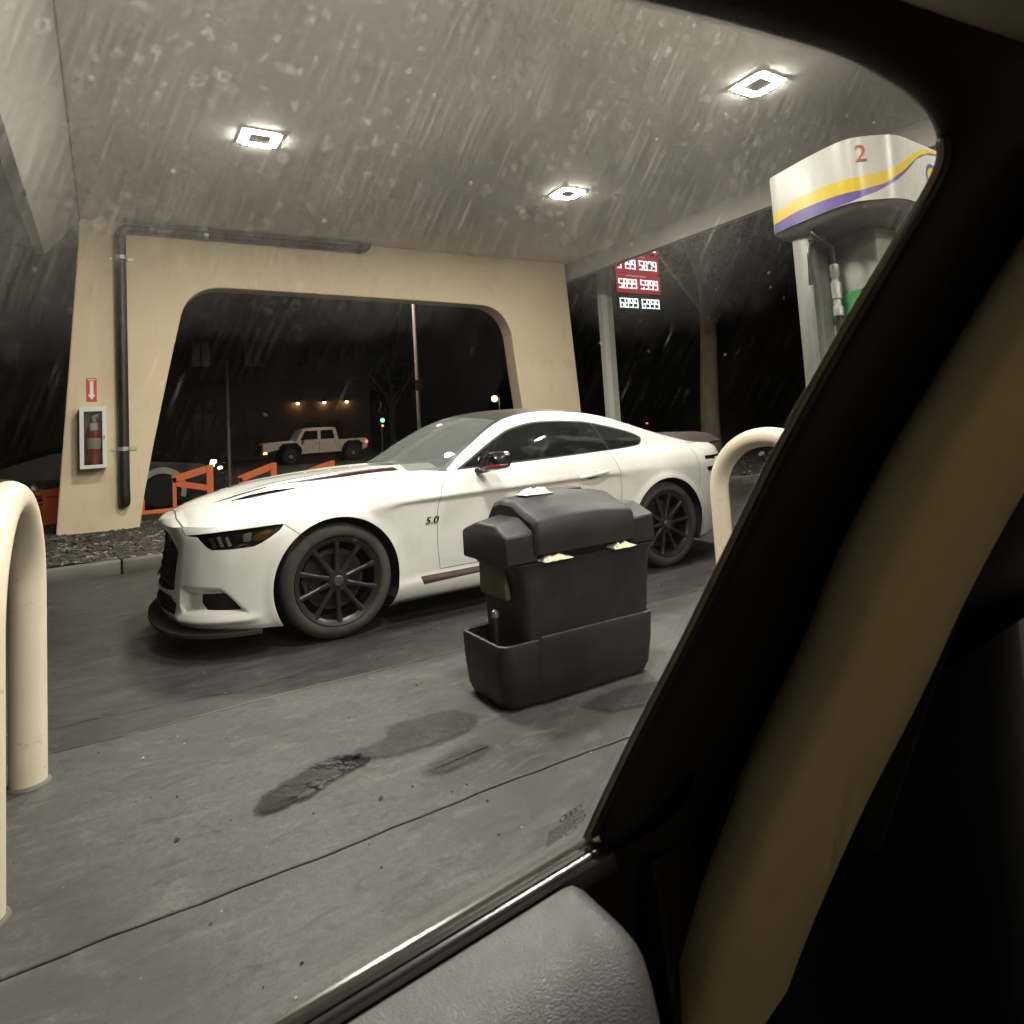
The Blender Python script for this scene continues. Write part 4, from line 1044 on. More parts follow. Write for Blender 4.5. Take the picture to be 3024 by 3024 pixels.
ex = thing('fire_extinguisher', 'red fire extinguisher with pale label inside the wall cabinet', 'extinguisher', (-1.345, WY - .11, z0 + .0125)); c_ = (0, 0, 0)
MB().lathe([(.02, .001), (.082, .002), (.088, .02), (.088, .50), (.080, .545), (.055, .585), (.028, .605), (.026, .64)], c_, 'z', 28).build('cylinder', MO['red'], ex, True)
MB().lathe([(.0886, .25), (.0892, .25), (.0892, .40), (.0886, .40)], c_, 'z', 28, True).build('label', MO['label'], ex, True)
mb = MB(); mb.cyl((0, 0, .63), (0, 0, .70), .03); mb.hexa([(-.03, -.02, .69), (.05, -.02, .70), (.05, .02, .70), (-.03, .02, .69), (-.03, -.02, .715), (.06, -.02, .745), (.06, .02, .745), (-.03, .02, .715)]); mb.build('valve_handle', MO['label'], ex)
MB().tube([(.03, -.03, .66), (.085, -.06, .62), (.097, -.05, .5), (.095, -.04, .30), (.09, -.03, .22)], .011, 8).build('hose', MO['black'], ex, True)
MB().rbox((-.05, -.094, .50), (.05, -.03, .62), .02, 2).build('tag_card', MO['white'], ex, True)

sg = thing('extinguisher_sign', 'small red sign with white down arrow above the wall cabinet', 'sign', (-1.37, WY - .001, 1.93))
MB().rbox((-.062, -.008, 0), (.062, 0, .335), .003, 1, 1).build('plate', MO['signred'], sg)
ar = [(-.022, .29), (.022, .29), (.022, .10), (.048, .10), (0, .028), (-.048, .10), (-.022, .10)]
MB().prism(ar, lambda p: (p[0], -.0088, p[1]), lambda p: (p[0], -.0105, p[1])).build('arrow', MO['white'], sg)
MB().box((-.045, -.0105, .305), (.045, -.0088, .318)).build('border', MO['white'], sg)

# ------------------------------------------------------------------ black waste and wash station on the island
MO['bin'] = grain('weathered_black_plastic', (.010, .0092, .0085), (.019, .0175, .0165), 3.5, (.42, .62), .25, 160, .002)
mt = MO['bin']; n = N(mt); v = n.coord('Object'); old = n.p.inputs['Base Color'].links[0].from_socket
n.color(n.mix(n.ramp(n.noise(v, 5, 7, .7), [(.52, 0.), (.78, .45)]), old, (.055, .050, .043)))
MO['paper'] = grain('white_paper', (.70, .69, .62), (.78, .77, .70), 20, (.7, .8), .2)
MO['yellowpaper'] = mat('pale_paper', (.62, .60, .40), .7)
MO['tan'] = grain('tan_plastic', (.17, .13, .07), (.22, .17, .09), 8, (.5, .6), .1)
bo = (.65, -2.28, 0)
bn = thing('waste_bin', 'black plastic waste bin and windscreen wash station on the pump island', 'bin', bo)
def loft(rings, cap0=True, cap1=True):
    mb = MB(); n_ = len(rings[0]); V = [p for r_ in rings for p in r_]; F = []
    for a in range(len(rings) - 1):
        for b in range(n_): F.append((a * n_ + b, a * n_ + (b + 1) % n_, (a + 1) * n_ + (b + 1) % n_, (a + 1) * n_ + b))
    if cap0: F.append(tuple(range(n_))[::-1])
    if cap1: F.append(tuple(range(len(V) - n_, len(V))))
    return mb.add(V, F)
def rrect(x0, x1, y0, y1, r_, z, seg=4, zf=None):
    out = []
    for cx, cy, a0 in ((x1 - r_, y1 - r_, 0), (x0 + r_, y1 - r_, 90), (x0 + r_, y0 + r_, 180), (x1 - r_, y0 + r_, 270)):
        for k in range(seg + 1):
            a = R(a0 + 90 * k / seg); p = (cx + r_ * math.cos(a), cy + r_ * math.sin(a)); out.append((p[0], p[1], z if zf is None else zf(*p)))
    return out
# base tub: outer skin, rim, inner skin (open at the left where the wash bucket sits)
def tubz(x, y): return .278 + (.012 if x > .41 else 0) - .008 * (x - .6)
def tubring(x0, x1, y0, y1, r_, z, zf=None, step=.012):
    out = []
    for cx, cy, a0, dy in ((x1 - r_, y1 - r_, 0, 0), (x0 + r_, y1 - r_, 90, 0), (x0 + r_, y0 + r_, 180, 0), (x1 - r_, y0 + r_, 270, -step)):
        if a0 == 270: out += [(.395, y0), (.408, y0 - step * .35), (.420, y0 - step)]
        for k in range(6):
            a = R(a0 + 90 * k / 5); out.append((cx + r_ * math.cos(a), cy + dy + r_ * math.sin(a)))
    return [(p[0], p[1], z if zf is None else zf(*p)) for p in out]
rings = [tubring(.275, 1.02, -2.425, -2.13, .06, .0), tubring(.245, 1.045, -2.460, -2.10, .07, .012), tubring(.230, 1.062, -2.474, -2.088, .07, .05), tubring(.222, 1.076, -2.481, -2.080, .065, .15), tubring(.220, 1.080, -2.483, -2.080, .06, .22), tubring(.220, 1.082, -2.483, -2.080, .055, 0, lambda x, y: tubz(x, y) - .018),
         tubring(.224, 1.078, -2.480, -2.084, .05, 0, lambda x, y: tubz(x, y) - .004), tubring(.232, 1.070, -2.473, -2.092, .045, 0, tubz, .010), tubring(.240, 1.062, -2.466, -2.100, .04, 0, lambda x, y: tubz(x, y) - .008, .006), tubring(.26, 1.04, -2.44, -2.12, .03, .12, None, 0.)]
loft(rings, True, True).build('base_tub', MO['bin'], bn, True, bo, 35)
# column of the body
rings = [rrect(.355, 1.060, -2.470, -2.10, .045, .125), rrect(.35, 1.070, -2.474, -2.10, .045, .30), rrect(.345, 1.086, -2.481, -2.10, .04, .50), rrect(.325, 1.100, -2.482, -2.095, .04, .575), rrect(.300, 1.12, -2.488, -2.08, .04, .605)]
loft(rings).build('bin_body', MO['bin'], bn, True, bo, 35)
rings = [rrect(.24, .35, -2.40, -2.15, .03, .126), rrect(.24, .35, -2.40, -2.15, .03, .19)]
loft(rings).build('wash_bucket', MO['black'], bn, True, bo, 35)
MB().rbox((.315, -2.375, .44), (.347, -2.13, .585), .012, 2).build('towel_dispenser', MO['tan'], bn, True, bo)
# hood: two end blocks with sloping tops and a raised centre saddle
def block(name, x0, x1, zo, zi, ri):
    V = [(x0, -2.475, .605), (x1, -2.475, .605), (x1, -2.06, .605), (x0, -2.06, .605), (x0, -2.475, .735), (x1, -2.475, .742), (x1, -2.06, .742), (x0, -2.06, .735)]
    mb = MB(); o1 = x0 if ri else x1
    top = [(x0 + (.0 if ri else .02), -2.36, zo if ri else zi), (x1 - (.02 if ri else 0), -2.36, zi if ri else zo), (x1 - (.02 if ri else 0), -2.175, zi if ri else zo), (x0 + (.0 if ri else .02), -2.175, zo if ri else zi)]
    mb.add(V + top, [(0, 3, 2, 1), (0, 1, 5, 4), (1, 2, 6, 5), (2, 3, 7, 6), (3, 0, 4, 7), (4, 5, 9, 8), (5, 6, 10, 9), (6, 7, 11, 10), (7, 4, 8, 11), (8, 9, 10, 11)])
    o = mb.build(name, MO['bin'], bn, True, bo, 30)
    b_ = o.modifiers.new('soft', 'BEVEL'); b_.width = .012; b_.segments = 3; b_.limit_method = 'ANGLE'; b_.angle_limit = R(20)
    return o
block('hood_end', .272, .44, .80, .775, False); block('hood_end', .985, 1.135, .775, .80, True)
prof = [(-2.490, .640), (-2.497, .70), (-2.494, .780), (-2.480, .798), (-2.40, .826), (-2.34, .850), (-2.30, .868), (-2.19, .872), (-2.11, .85), (-2.055, .79), (-2.045, .70), (-2.05, .640)]
V = []; F = []; npf = len(prof); sx = [(.415, .93, -.012), (.430, .985, -.004), (.445, 1., 0), (.60, 1.0, .012), (.78, 1., .012), (.95, 1., -.004), (.985, .99, -.012), (1.0, .93, -.03)]
for (xx, sc, dz) in sx:
    for (yy, zz) in prof: V.append((xx, -2.27 + (yy + 2.27) * sc, .64 + (zz - .64) * sc + (dz if zz > .72 else 0)))
for a in range(len(sx) - 1):
    for b in range(npf): F.append((a * npf + b, a * npf + (b + 1) % npf, (a + 1) * npf + (b + 1) % npf, (a + 1) * npf + b))
F += [tuple(range(npf)), tuple(range(len(V) - npf, len(V)))[::-1]]
hdm = MB().add(V, F).build('hood_saddle', MO['bin'], bn, True, bo, 38)
MB().rbox((.58, -2.21, .864), (.90, -2.09, .884), .008, 2).build('throw_slot', MO['black'], bn, True, bo)
MB().rbox((.46, -2.44, .596), (.98, -2.1, .645), .01, 2).build('hood_neck', MO['bin'], bn, True, bo)

def crumpled(name, x0, x1, y0, y1, z, h, label, material, seed):
    r_ = random.Random(seed); V = []; F = []; nx, ny = 9, 5
    for i in range(nx):
        for j in range(ny):
            fx, fy = i / (nx - 1), j / (ny - 1); e_ = min(fx, 1 - fx, fy, 1 - fy)
            V.append((x0 + (x1 - x0) * fx + r_.uniform(-.006, .006), y0 + (y1 - y0) * fy + r_.uniform(-.006, .006), z + h * min(1, e_ * 4) * r_.uniform(.35, 1.)))
    m0 = len(V); V += [(v_[0], v_[1], z - .002) for v_ in V]
    for i in range(nx - 1):
        for j in range(ny - 1): q = (i * ny + j, (i + 1) * ny + j, (i + 1) * ny + j + 1, i * ny + j + 1); F += [q, tuple(m0 + t for t in q[::-1])]
    for i in range(nx - 1): F += [(i * ny, i * ny + m0, (i + 1) * ny + m0, (i + 1) * ny), ((i + 1) * ny - 1, (i + 2) * ny - 1, (i + 2) * ny - 1 + m0, (i + 1) * ny - 1 + m0)]
    for j in range(ny - 1): F += [(j, j + 1, j + 1 + m0, j + m0), ((nx - 1) * ny + j, (nx - 1) * ny + j + m0, (nx - 1) * ny + j + 1 + m0, (nx - 1) * ny + j + 1)]
    o = MB().add(V, F).build(name, material, None, False); tag(o, label, 'paper'); return o
crumpled('paper_towel', .50, .66, -2.30, -2.20, .884, .030, 'crumpled white paper towel on top of the waste bin', MO['paper'], 3)
crumpled('paper_scrap', .445, .61, -2.512, -2.40, .610, .028, 'pale paper tucked under the bin hood beside its left end block', MO['yellowpaper'], 5)
crumpled('paper_scrap', .845, .985, -2.512, -2.41, .610, .028, 'pale paper tucked under the bin hood near the coupe rear wheel', MO['yellowpaper'], 9)
sq = thing('squeegee', 'squeegee handle standing in the wash bucket of the bin', 'squeegee', (.30, -2.29, .19))
MB().tube([(0, 0, 0), (.005, .005, .10), (.01, .01, .16)], [.016, .016, .014], 10).build('handle', MO['black'], sq, True)
MB().lathe([(.006, .16), (.017, .163), (.019, .175), (.014, .192), (.003, .198)], (.011, .011, 0), 'z', 14).build('knob', MO['galv'], sq, True)

# ------------------------------------------------------------------ hoop guards
def hoop(x, y0, y1, h, r_, name, label):
    t = thing(name, label, 'bollard', (x, (y0 + y1) / 2, 0), 0, 'cream hoop guards at the island ends')
    R0 = (y1 - y0) / 2; yc = 0; pts = [(0, -R0, -.02), (0, -R0, .2), (0, -R0, .45)] + [(0, -R0 * math.cos(a), h - R0 * .86 + R0 * .86 * math.sin(a)) for a in np.linspace(0, math.pi, 26)] + [(0, R0, .45), (0, R0, .2), (0, R0, -.02)]
    MB().tube(pts, r_, 28).build('hoop', MO['cream'], t, True)
    for s in (-1, 1):
        MB().lathe([(r_ + .001, .0005), (r_ + .012, .0005), (r_ + .010, .006), (r_ + .001, .012)], (0, s * R0, 0), 'z', 28, True).build('grout_ring', MG['kerb'], t, True)
    return t
hl0 = hoop(-1.476, -2.67, -1.83, 1.075, .0605, 'hoop_bollard', 'cream steel hoop guard at the left edge beside the coupe nose')
hl0.rotation_euler = (0, 0, R(-2.7))
hr = hoop(2.33, -2.67, -1.83, 1.055, .0605, 'hoop_bollard', 'cream steel hoop guard beside the coupe tail and fuel pump')

# ------------------------------------------------------------------ fuel pump 2
MO['pumpwhite'] = grain('pump_topper_white', (.47, .45, .40), (.51, .49, .435), 1.5, (.22, .32), .02)
MO['yellow'] = mat('pump_yellow', (.62, .44, .008), .28); MO['purple'] = mat('pump_purple', (.105, .06, .26), .3); MO['numred'] = mat('pump_number_red', (.42, .035, .03), .4)
MO['steel'] = grain('brushed_steel', (.15, .145, .13), (.23, .22, .20), 6, (.38, .55), .1, 120, .001, 'Object', (8, 8, .4), .35)
MO['pumpgrey'] = grain('pump_grey_panel', (.24, .23, .20), (.32, .30, .26), 3, (.4, .6), .1)
MO['green'] = mat('green_plate', (.04, .22, .06), .5); MO['beige'] = mat('beige_plate', (.52, .47, .34), .5)
MO['greenhose'] = mat('green_hose', (.08, .26, .17), .4); MO['creamhose'] = mat('cream_hose', (.55, .50, .36), .45)
MO['blackhose'] = mat('black_hose', (.015, .015, .015), .35)
po = (3.65, -2.33, 0)
pm = thing('fuel_pump', 'fuel pump with white, yellow and purple curved topper numbered 2', 'fuel pump', po)
TP = [(3.03, -1.93), (3.005, -2.02), (2.929, -2.339), (2.906, -2.584), (3.004, -2.703), (3.166, -2.782), (3.442, -2.772), (3.79, -2.745), (4.3, -2.70)]
cu = catmull(TP, 22); su = np.concatenate([[0], np.cumsum(np.linalg.norm(np.diff(cu, axis=0), axis=1))])
zz = np.linspace(2.512, 2.93, 60)
P = np.array([[(p[0], p[1], z_) for z_ in zz] for p in cu]); UV = np.array([[(s_, z_) for z_ in zz] for s_ in su])
T = Surf(P, UV)
yb = [(-.1, 2.570), (.06, 2.582), (.25, 2.597), (.487, 2.592), (.734, 2.580), (.894, 2.612), (1.04, 2.693), (1.175, 2.778), (1.307, 2.850), (1.45, 2.893), (1.567, 2.905), (2.4, 2.905)]
yt = [(-.1, 2.650), (.056, 2.663), (.26, 2.688), (.496, 2.680), (.739, 2.670), (.90, 2.693), (1.01, 2.733), (1.155, 2.818), (1.318, 2.886), (1.45, 2.916), (1.567, 2.925), (2.4, 2.925)]
pb = [(-.1, 2.505), (.3, 2.515), (.55, 2.512), (.675, 2.517), (.833, 2.560), (.955, 2.617), (1.082, 2.698), (1.255, 2.815), (1.40, 2.870), (1.567, 2.893), (2.4, 2.893)]
yel, fc = T.split(poly_sdf(yt + yb[::-1], T.UV), T.F)
pur, fc = T.split(poly_sdf(yb + pb[::-1], T.UV), fc)
rg, fc = T.split(np.abs(np.hypot(T.UV[:, 0] - 1.455, T.UV[:, 1] - 2.725) - .078) - .014, fc)
dk, fc = T.split(np.hypot(T.UV[:, 0] - 1.455, T.UV[:, 1] - 2.725) - .066, fc)
ey, dk = T.split(np.abs(np.hypot(T.UV[:, 0] - 1.455, T.UV[:, 1] - 2.722) - .022) - .005, dk)
for nm, f_, m__ in (('topper_face', fc, MO['pumpwhite']), ('topper_stripe', yel, MO['yellow']), ('topper_stripe', pur, MO['purple']), ('topper_emblem', rg, MO['purple']), ('topper_emblem', dk, MO['yellow']), ('topper_emblem', ey, MO['purple'])):
    V, F = sub_mesh(T.P, f_); obj(nm, V, F, m__, pm, True, po)
back = [(4.3, -2.70), (4.45, -2.5), (4.45, -2.1), (4.3, -1.88), (3.6, -1.86), (3.15, -1.87), (3.03, -1.93)]
loop = [tuple(p) for p in cu[:-1]] + [tuple(p) for p in catmull(back, 6)[:-1]]
nL = len(loop); mb = MB(); V = [(p[0], p[1], 2.9301) for p in loop] + [(p[0], p[1], 2.5119) for p in loop]
F = [tuple(range(nL)), tuple(range(nL, 2 * nL))[::-1]]; nf = len(cu) - 1
F += [(k, nL + k, nL + (k + 1) % nL, (k + 1) % nL) for k in range(nf, nL)]
mb.add(V, F).build('topper_shell', MO['pumpgrey'], pm, False, po)
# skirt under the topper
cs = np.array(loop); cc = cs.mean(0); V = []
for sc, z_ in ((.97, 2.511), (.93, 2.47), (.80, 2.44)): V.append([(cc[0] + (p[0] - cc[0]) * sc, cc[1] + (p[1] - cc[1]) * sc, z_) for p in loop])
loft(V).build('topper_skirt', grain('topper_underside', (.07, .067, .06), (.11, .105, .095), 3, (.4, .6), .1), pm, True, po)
k = np.argmin(np.abs(su - .765)); tang = Vector((*(cu[k + 1] - cu[k - 1]), 0)).normalized(); nrm_ = Vector((tang.y, -tang.x, 0))
if nrm_.x > 0: nrm_ = -nrm_
mtx = Matrix(((tang.x, 0, nrm_.x, cu[k][0] + nrm_.x * .004 - po[0]), (tang.y, 0, nrm_.y, cu[k][1] + nrm_.y * .004 - po[1]), (0, 1, 0, 2.815), (0, 0, 0, 1)))
text_mesh('2', .155, .002, 'pump_number', MO['numred'], pm, mtx)
# columns, cabinet, plates
MB().rbox((3.08, -2.16, .0), (3.30, -2.02, 2.44), .02, 2).build('column', MO['steel'], pm, True, po)
MB().rbox((4.02, -2.60, .0), (4.28, -2.05, 2.44), .02, 2).build('column', MO['steel'], pm, True, po)
MB().rbox((3.02, -2.64, .0), (4.30, -2.03, .16), .02, 2).build('plinth', MO['pumpgrey'], pm, True, po)
MB().rbox((3.31, -2.58, .165), (4.0, -2.06, 1.50), .02, 2).build('cabinet', MO['pumpgrey'], pm, True, po)
MB().rbox((3.325, -2.50, 1.505), (4.0, -2.10, 2.44), .03, 2).build('display_head', MO['pumpgrey'], pm, True, po)
MB().rbox((3.300, -2.40, 1.82), (3.318, -2.15, 2.02), .006, 1).build('green_plate', MO['green'], pm, False, po)
MB().rbox((3.296, -2.42, 1.52), (3.318, -2.12, 1.80), .006, 1).build('notice_plate', MO['beige'], pm, False, po)
MB().rbox((3.08, -2.20, 2.40), (3.24, -2.06, 2.50), .02, 2).build('hose_mount', MO['pumpgrey'], pm, True, po)
MB().rbox((3.50, -2.64, 2.38), (3.62, -2.54, 2.50), .01, 2).build('hose_mount', MO['beige'], pm, True, po)
hs = MB().tube([tuple(p) for p in catmull([(3.05, -2.22, 2.47), (3.02, -2.24, 2.42), (3.06, -2.28, 2.36), (3.12, -2.30, 2.31), (3.13, -2.30, 2.20)], 6)], .017, 10).build('black_hose', MO['blackhose'], pm, True, po)
MB().tube([tuple(p) for p in catmull([(3.02, -2.24, 2.38), (2.97, -2.23, 2.30), (2.96, -2.23, 2.18), (2.95, -2.23, 2.06)], 6)], .012, 8).build('dangling_tube', MO['blackhose'], pm, True, po)
MB().lathe([(.018, 2.20), (.030, 2.195), (.030, 2.12), (.022, 2.11), (.022, 2.08), (.033, 2.07), (.033, 1.96), (.024, 1.95), (.024, 1.91), (.034, 1.90), (.034, 1.84), (.02, 1.83)][::-1], (3.13, -2.30, 0), 'z', 20).build('breakaway_coupling', MO['galv'], pm, True, po)
MB().tube([(3.13, -2.30, 1.84), (3.13, -2.30, 1.3), (3.12, -2.30, .7)], .026, 12).build('black_hose', MO['blackhose'], pm, True, po)
MB().tube([(3.56, -2.60, 2.42), (3.56, -2.62, 2.1), (3.57, -2.63, 1.7), (3.6, -2.64, 1.2)], .020, 12).build('cream_hose', MO['creamhose'], pm, True, po)
MB().tube([tuple(p) for p in catmull([(3.70, -2.62, 2.47), (3.74, -2.64, 2.30), (3.72, -2.65, 2.0), (3.66, -2.66, 1.6), (3.62, -2.66, 1.1)], 6)], .024, 12).build('green_hose', MO['greenhose'], pm, True, po)
MB().tube([tuple(p) for p in catmull([(3.42, -2.40, 1.9), (3.40, -2.50, 2.05), (3.46, -2.60, 2.20), (3.62, -2.66, 2.22), (3.85, -2.68, 2.15)], 8)], .009, 8).build('retractor_cord', MO['greenhose'], pm, True, po)
MB().tube([tuple(p) for p in catmull([(2.60, -1.98, .93), (2.66, -1.98, .86), (2.70, -1.98, .75), (2.74, -1.98, .60), (2.80, -2.02, .35)], 6)], .022, 10).build('loose_hose', MO['blackhose'], pm, True, po)

# ------------------------------------------------------------------ night street behind the portal
MO['orange'] = grain('orange_barrier_plastic', (.75, .15, .03), (.82, .19, .045), 5, (.45, .6), .1)
MO['darkcar'] = mat('dark_car_paint', (.012, .012, .014), .22, coat=.8)
MO['greycar'] = grain('grey_fender', (.34, .32, .29), (.42, .40, .36), 6, (.35, .5), .05)
MO['rubber'] = mat('tyre_rubber', (.014, .013, .012), .8)
MO['headlamp'] = mat('headlamp_on', (1, 1, 1), .3, emit=(1., .97, .88), estr=7)
MO['amberlamp'] = mat('amber_marker_on', (1, .4, .05), .3, emit=(1., .40, .05), estr=5)
MO['redlamp'] = mat('tail_lamp_on', (1, .05, .03), .3, emit=(1., .06, .06), estr=5)
MO['greenlamp'] = mat('signal_green_on', (.1, 1, .6), .3, emit=(.08, 1., .55), estr=9)
MO['orangelamp'] = mat('pedestrian_signal_on', (1, .25, .05), .3, emit=(1., .20, .05), estr=4)
MO['warmlamp'] = mat('wall_lamp_on', (1, .7, .3), .3, emit=(1., .58, .24), estr=22)
MO['yellowlamp'] = mat('street_lamp_on', (1, .8, .3), .3, emit=(1., .70, .20), estr=5)
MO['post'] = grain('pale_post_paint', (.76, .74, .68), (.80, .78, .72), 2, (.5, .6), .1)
MO['polegrey'] = grain('grey_pole', (.26, .25, .23), (.34, .33, .30), 4, (.5, .6), .1)
MO['truck'] = mat('pale_truck_paint', (.64, .60, .565), .35, coat=.5)
MO['darkglass'] = mat('dark_vehicle_glass', (.012, .012, .014), .1)

for k_ in ('headlamp', 'amberlamp', 'redlamp', 'greenlamp', 'orangelamp', 'yellowlamp'): MO[k_].cycles.emission_sampling = 'NONE'
def barrier(x, y, w_, h0, h1, label, mesh=False):
    t = thing('orange_barrier', label, 'barrier', (x, y, .08), 0, 'orange plastic barriers behind the bed')
    z = .0; d = .05
    def bar(name, a, b, th):
        va = Vector((a[0], 0, a[1])); vb = Vector((b[0], 0, b[1])); n_ = (vb - va).normalized(); up = Vector((-n_.z, 0, n_.x)) * th / 2; V = []
        for yy in (-d / 2, d / 2):
            for p, s in ((va, -1), (vb, -1), (vb, 1), (va, 1)): V.append((p.x + up.x * s, yy, p.z + up.z * s))
        MB().add(V, [(0, 1, 2, 3), (7, 6, 5, 4), (0, 4, 5, 1), (1, 5, 6, 2), (2, 6, 7, 3), (3, 7, 4, 0)]).build(name, MO['orange'], t)
    bar('post', (w_ - .055, 0), (w_ - .055, h1), .11); bar('post', (.03, 0), (.03, h0), .06)
    bar('top_rail', (.0, h0 - .03), (w_ - .111, h1 - .07), .125); bar('brace', (.06, h0 - .10), (w_ - .111, h1 - .40), .10); bar('base_rail', (.062, .05), (w_ - .111, .05), .12)
    if mesh:
        MB().box((w_ - .32, -.02, .10), (w_ - .085, .02, h1 - .15)).build('end_panel', MO['orange'], t)
        for k in range(5):
            bar('slat', (.07, .18 + .1 * k), (w_ - .325, .18 + .1 * k), .03)
    return t
barrier(-2.55, 8.2, .78, .52, .60, 'orange barrier with slatted infill left of the cream pillar', True)
barrier(-.22, 8.22, .66, .60, .78, 'orange wedge barrier with headlights behind it, beside the black car wheel')
barrier(.88, 8.3, .68, .50, .73, 'orange wedge barrier right of the thin grey pole')
barrier(2.18, 8.4, .52, .52, .68, 'orange wedge barrier in front of the pale pickup')
t = thing('orange_barrier', 'low orange barrier foot on the bed below the black car wheel', 'barrier', (-.78, 8.0, .08), 0, 'orange plastic barriers behind the bed')
MB().rbox((0, -.08, 0), (.74, .08, .10), .02, 2).build('foot', MO['orange'], t, True); MB().rbox((.02, -.05, .09), (.12, .05, .30), .02, 2).build('post', MO['orange'], t, True)

def simple_wheel(parent, x, y, z, r_, w_, sgn, hubmat, name='wheel'):
    wh = MB().lathe([(r_ * .62, y), (r_ * .9, y + sgn * .01), (r_, y + sgn * .05), (r_, y + sgn * w_), (r_ * .6, y + sgn * w_)], (x, 0, z), 'y', 28).build(name, MO['rubber'], parent, True)
    MB().lathe([(r_ * .12, y - sgn * .004), (r_ * .55, y + sgn * .01), (r_ * .60, y - sgn * .006), (r_ * .62, y + sgn * .02)], (x, 0, z), 'y', 20).build('rim', hubmat, wh, True)
    return wh
# black low car facing right, half hidden by the left pillar
bo = (-1.4, 11.4, -.03)
bc = thing('parked_car', 'black low car with grey wheel arch behind the left pillar', 'car', bo)
prof = [(.92, .28), (.96, .45), (.93, .62), (.80, .80), (.45, .93), (-.25, 1.02), (-.60, 1.06), (-1.15, 1.32), (-2.1, 1.36), (-2.9, 1.10), (-3.5, 1.02), (-3.62, .70), (-3.6, .30)]
def carprism(name, prof, y0, y1, tuck, material, parent, off_):
    nP = len(prof); V = []; F = []
    for yy, sc in ((y0, 1 - tuck), (y0 + .12, 1.), (y1 - .12, 1.), (y1, 1 - tuck)):
        for (px, pz) in prof: V.append((px * (1 - (1 - sc) * .12) , yy, .3 + (pz - .3) * sc))
    for a in range(3):
        for b in range(nP): F.append((a * nP + b, a * nP + (b + 1) % nP, (a + 1) * nP + (b + 1) % nP, (a + 1) * nP + b))
    F += [tuple(range(nP))[::-1], tuple(range(3 * nP, 4 * nP))]
    return MB().add(V, F).build(name, material, parent, True, off_, 30)
carprism('body', prof, 10.5, 12.2, .12, MO['darkcar'], bc, bo)
V = []; F = []
for xx in (-.25,):
    for k in range(25):
        a = R(-20 + 220 * k / 24)
        for r_, yy in ((.36, 10.46), (.455 + .03 * math.sin(max(a, 0)) , 10.46), (.455, 10.62), (.36, 10.62)): V.append((xx + r_ * math.cos(a), yy, .34 + r_ * math.sin(a)))
    for k in range(24):
        for j in range(4): F.append((k * 4 + j, k * 4 + (j + 1) % 4, (k + 1) * 4 + (j + 1) % 4, (k + 1) * 4 + j))
    F += [(0, 1, 2, 3), (96, 97, 98, 99)]
MB().add(V, F).build('wheel_arch', MO['greycar'], bc, True, bo)
MB().add([(v_[0] - 2.62, v_[1], v_[2]) for v_ in V], F).build('wheel_arch', MO['greycar'], bc, True, bo)
for xx in (-.25, -2.87): w_ = simple_wheel(bc, xx - bo[0], 10.44 - bo[1], .34 - bo[2], .345, .22, 1, MO['rubber'])
MB().rbox((.70, 10.52, .83), (.80, 10.72, .90), .02, 2).build('headlight', MO['headlamp'], bc, True, bo)
MB().rbox((.84, 10.56, .70), (.92, 10.66, .75), .015, 2).build('headlight', MO['headlamp'], bc, True, bo)

# pale pickup on the street
to = (8.05, 30.9, -.03)
tk = thing('pickup_truck', 'pale four-door pickup with open bed on the street behind the barriers', 'truck', to)
def slabbox(name, pts, y0, y1, m__, parent, bev=.03):
    o = MB().prism(pts, lambda p: (p[0], y0, p[1]), lambda p: (p[0], y1, p[1])).build(name, m__, parent, True, to, 35)
    b_ = o.modifiers.new('soft', 'BEVEL'); b_.width = bev; b_.segments = 2; b_.limit_method = 'ANGLE'; b_.angle_limit = R(30); return o
slabbox('body', [(5.42, .62), (5.42, 1.06), (7.0, 1.14), (9.28, 1.14), (9.30, 1.12), (10.78, 1.12), (10.80, .62), (10.5, .52), (10.45, .75), (10.2, .98), (9.75, .98), (9.5, .78), (9.4, .48), (7.3, .48), (7.2, .78), (7.0, .98), (6.5, .98), (6.3, .80)], 30.0, 31.75, MO['truck'], tk)
slabbox('cab', [(7.05, 1.141), (7.42, 1.74), (9.10, 1.76), (9.28, 1.141)], 30.06, 31.69, MO['truck'], tk)
for a in ([(7.28, 1.20), (7.52, 1.64), (8.16, 1.64), (8.16, 1.20)], [(8.32, 1.20), (8.32, 1.64), (8.95, 1.64), (9.05, 1.20)]):
    MB().prism(a, lambda p: (p[0], 30.045, p[1]), lambda p: (p[0], 30.09, p[1])).build('side_window', MO['darkglass'], tk, False, to)
MB().add([(7.12, 30.2, 1.2), (7.12, 31.55, 1.2), (7.40, 31.5, 1.66), (7.40, 30.25, 1.66)], [(0, 1, 2, 3)]).build('windscreen', MO['darkglass'], tk, False, to)
for k in (8.23, 9.26): MB().box((k - .008, 29.994, .58), (k + .008, 30.0, 1.14)).build('door_gap', MO['darkcar'], tk, False, to)
slabbox('front_fender', [(6.15, .86), (6.35, 1.06), (7.05, 1.08), (7.28, .80), (7.32, .56), (7.18, .60), (7.02, .93), (6.48, .94), (6.28, .80)], 29.86, 30.02, MO['darkcar'], tk, .015)
slabbox('rear_fender', [(9.35, .56), (9.48, .86), (9.72, 1.04), (10.28, 1.04), (10.52, .80), (10.40, .76), (10.2, .92), (9.8, .92), (9.6, .80), (9.48, .55)], 29.86, 30.02, MO['darkcar'], tk, .015)
for xx in (6.76, 9.98):
    for yy, sg_ in ((29.92, 1), (31.83, -1)): simple_wheel(tk, xx - to[0], yy - to[1], .41, .415, .26, sg_, MO['polegrey'])
MB().rbox((5.44, 29.98, .58), (5.62, 30.06, .68), .02, 2).build('marker_light', MO['amberlamp'], tk, True, to)
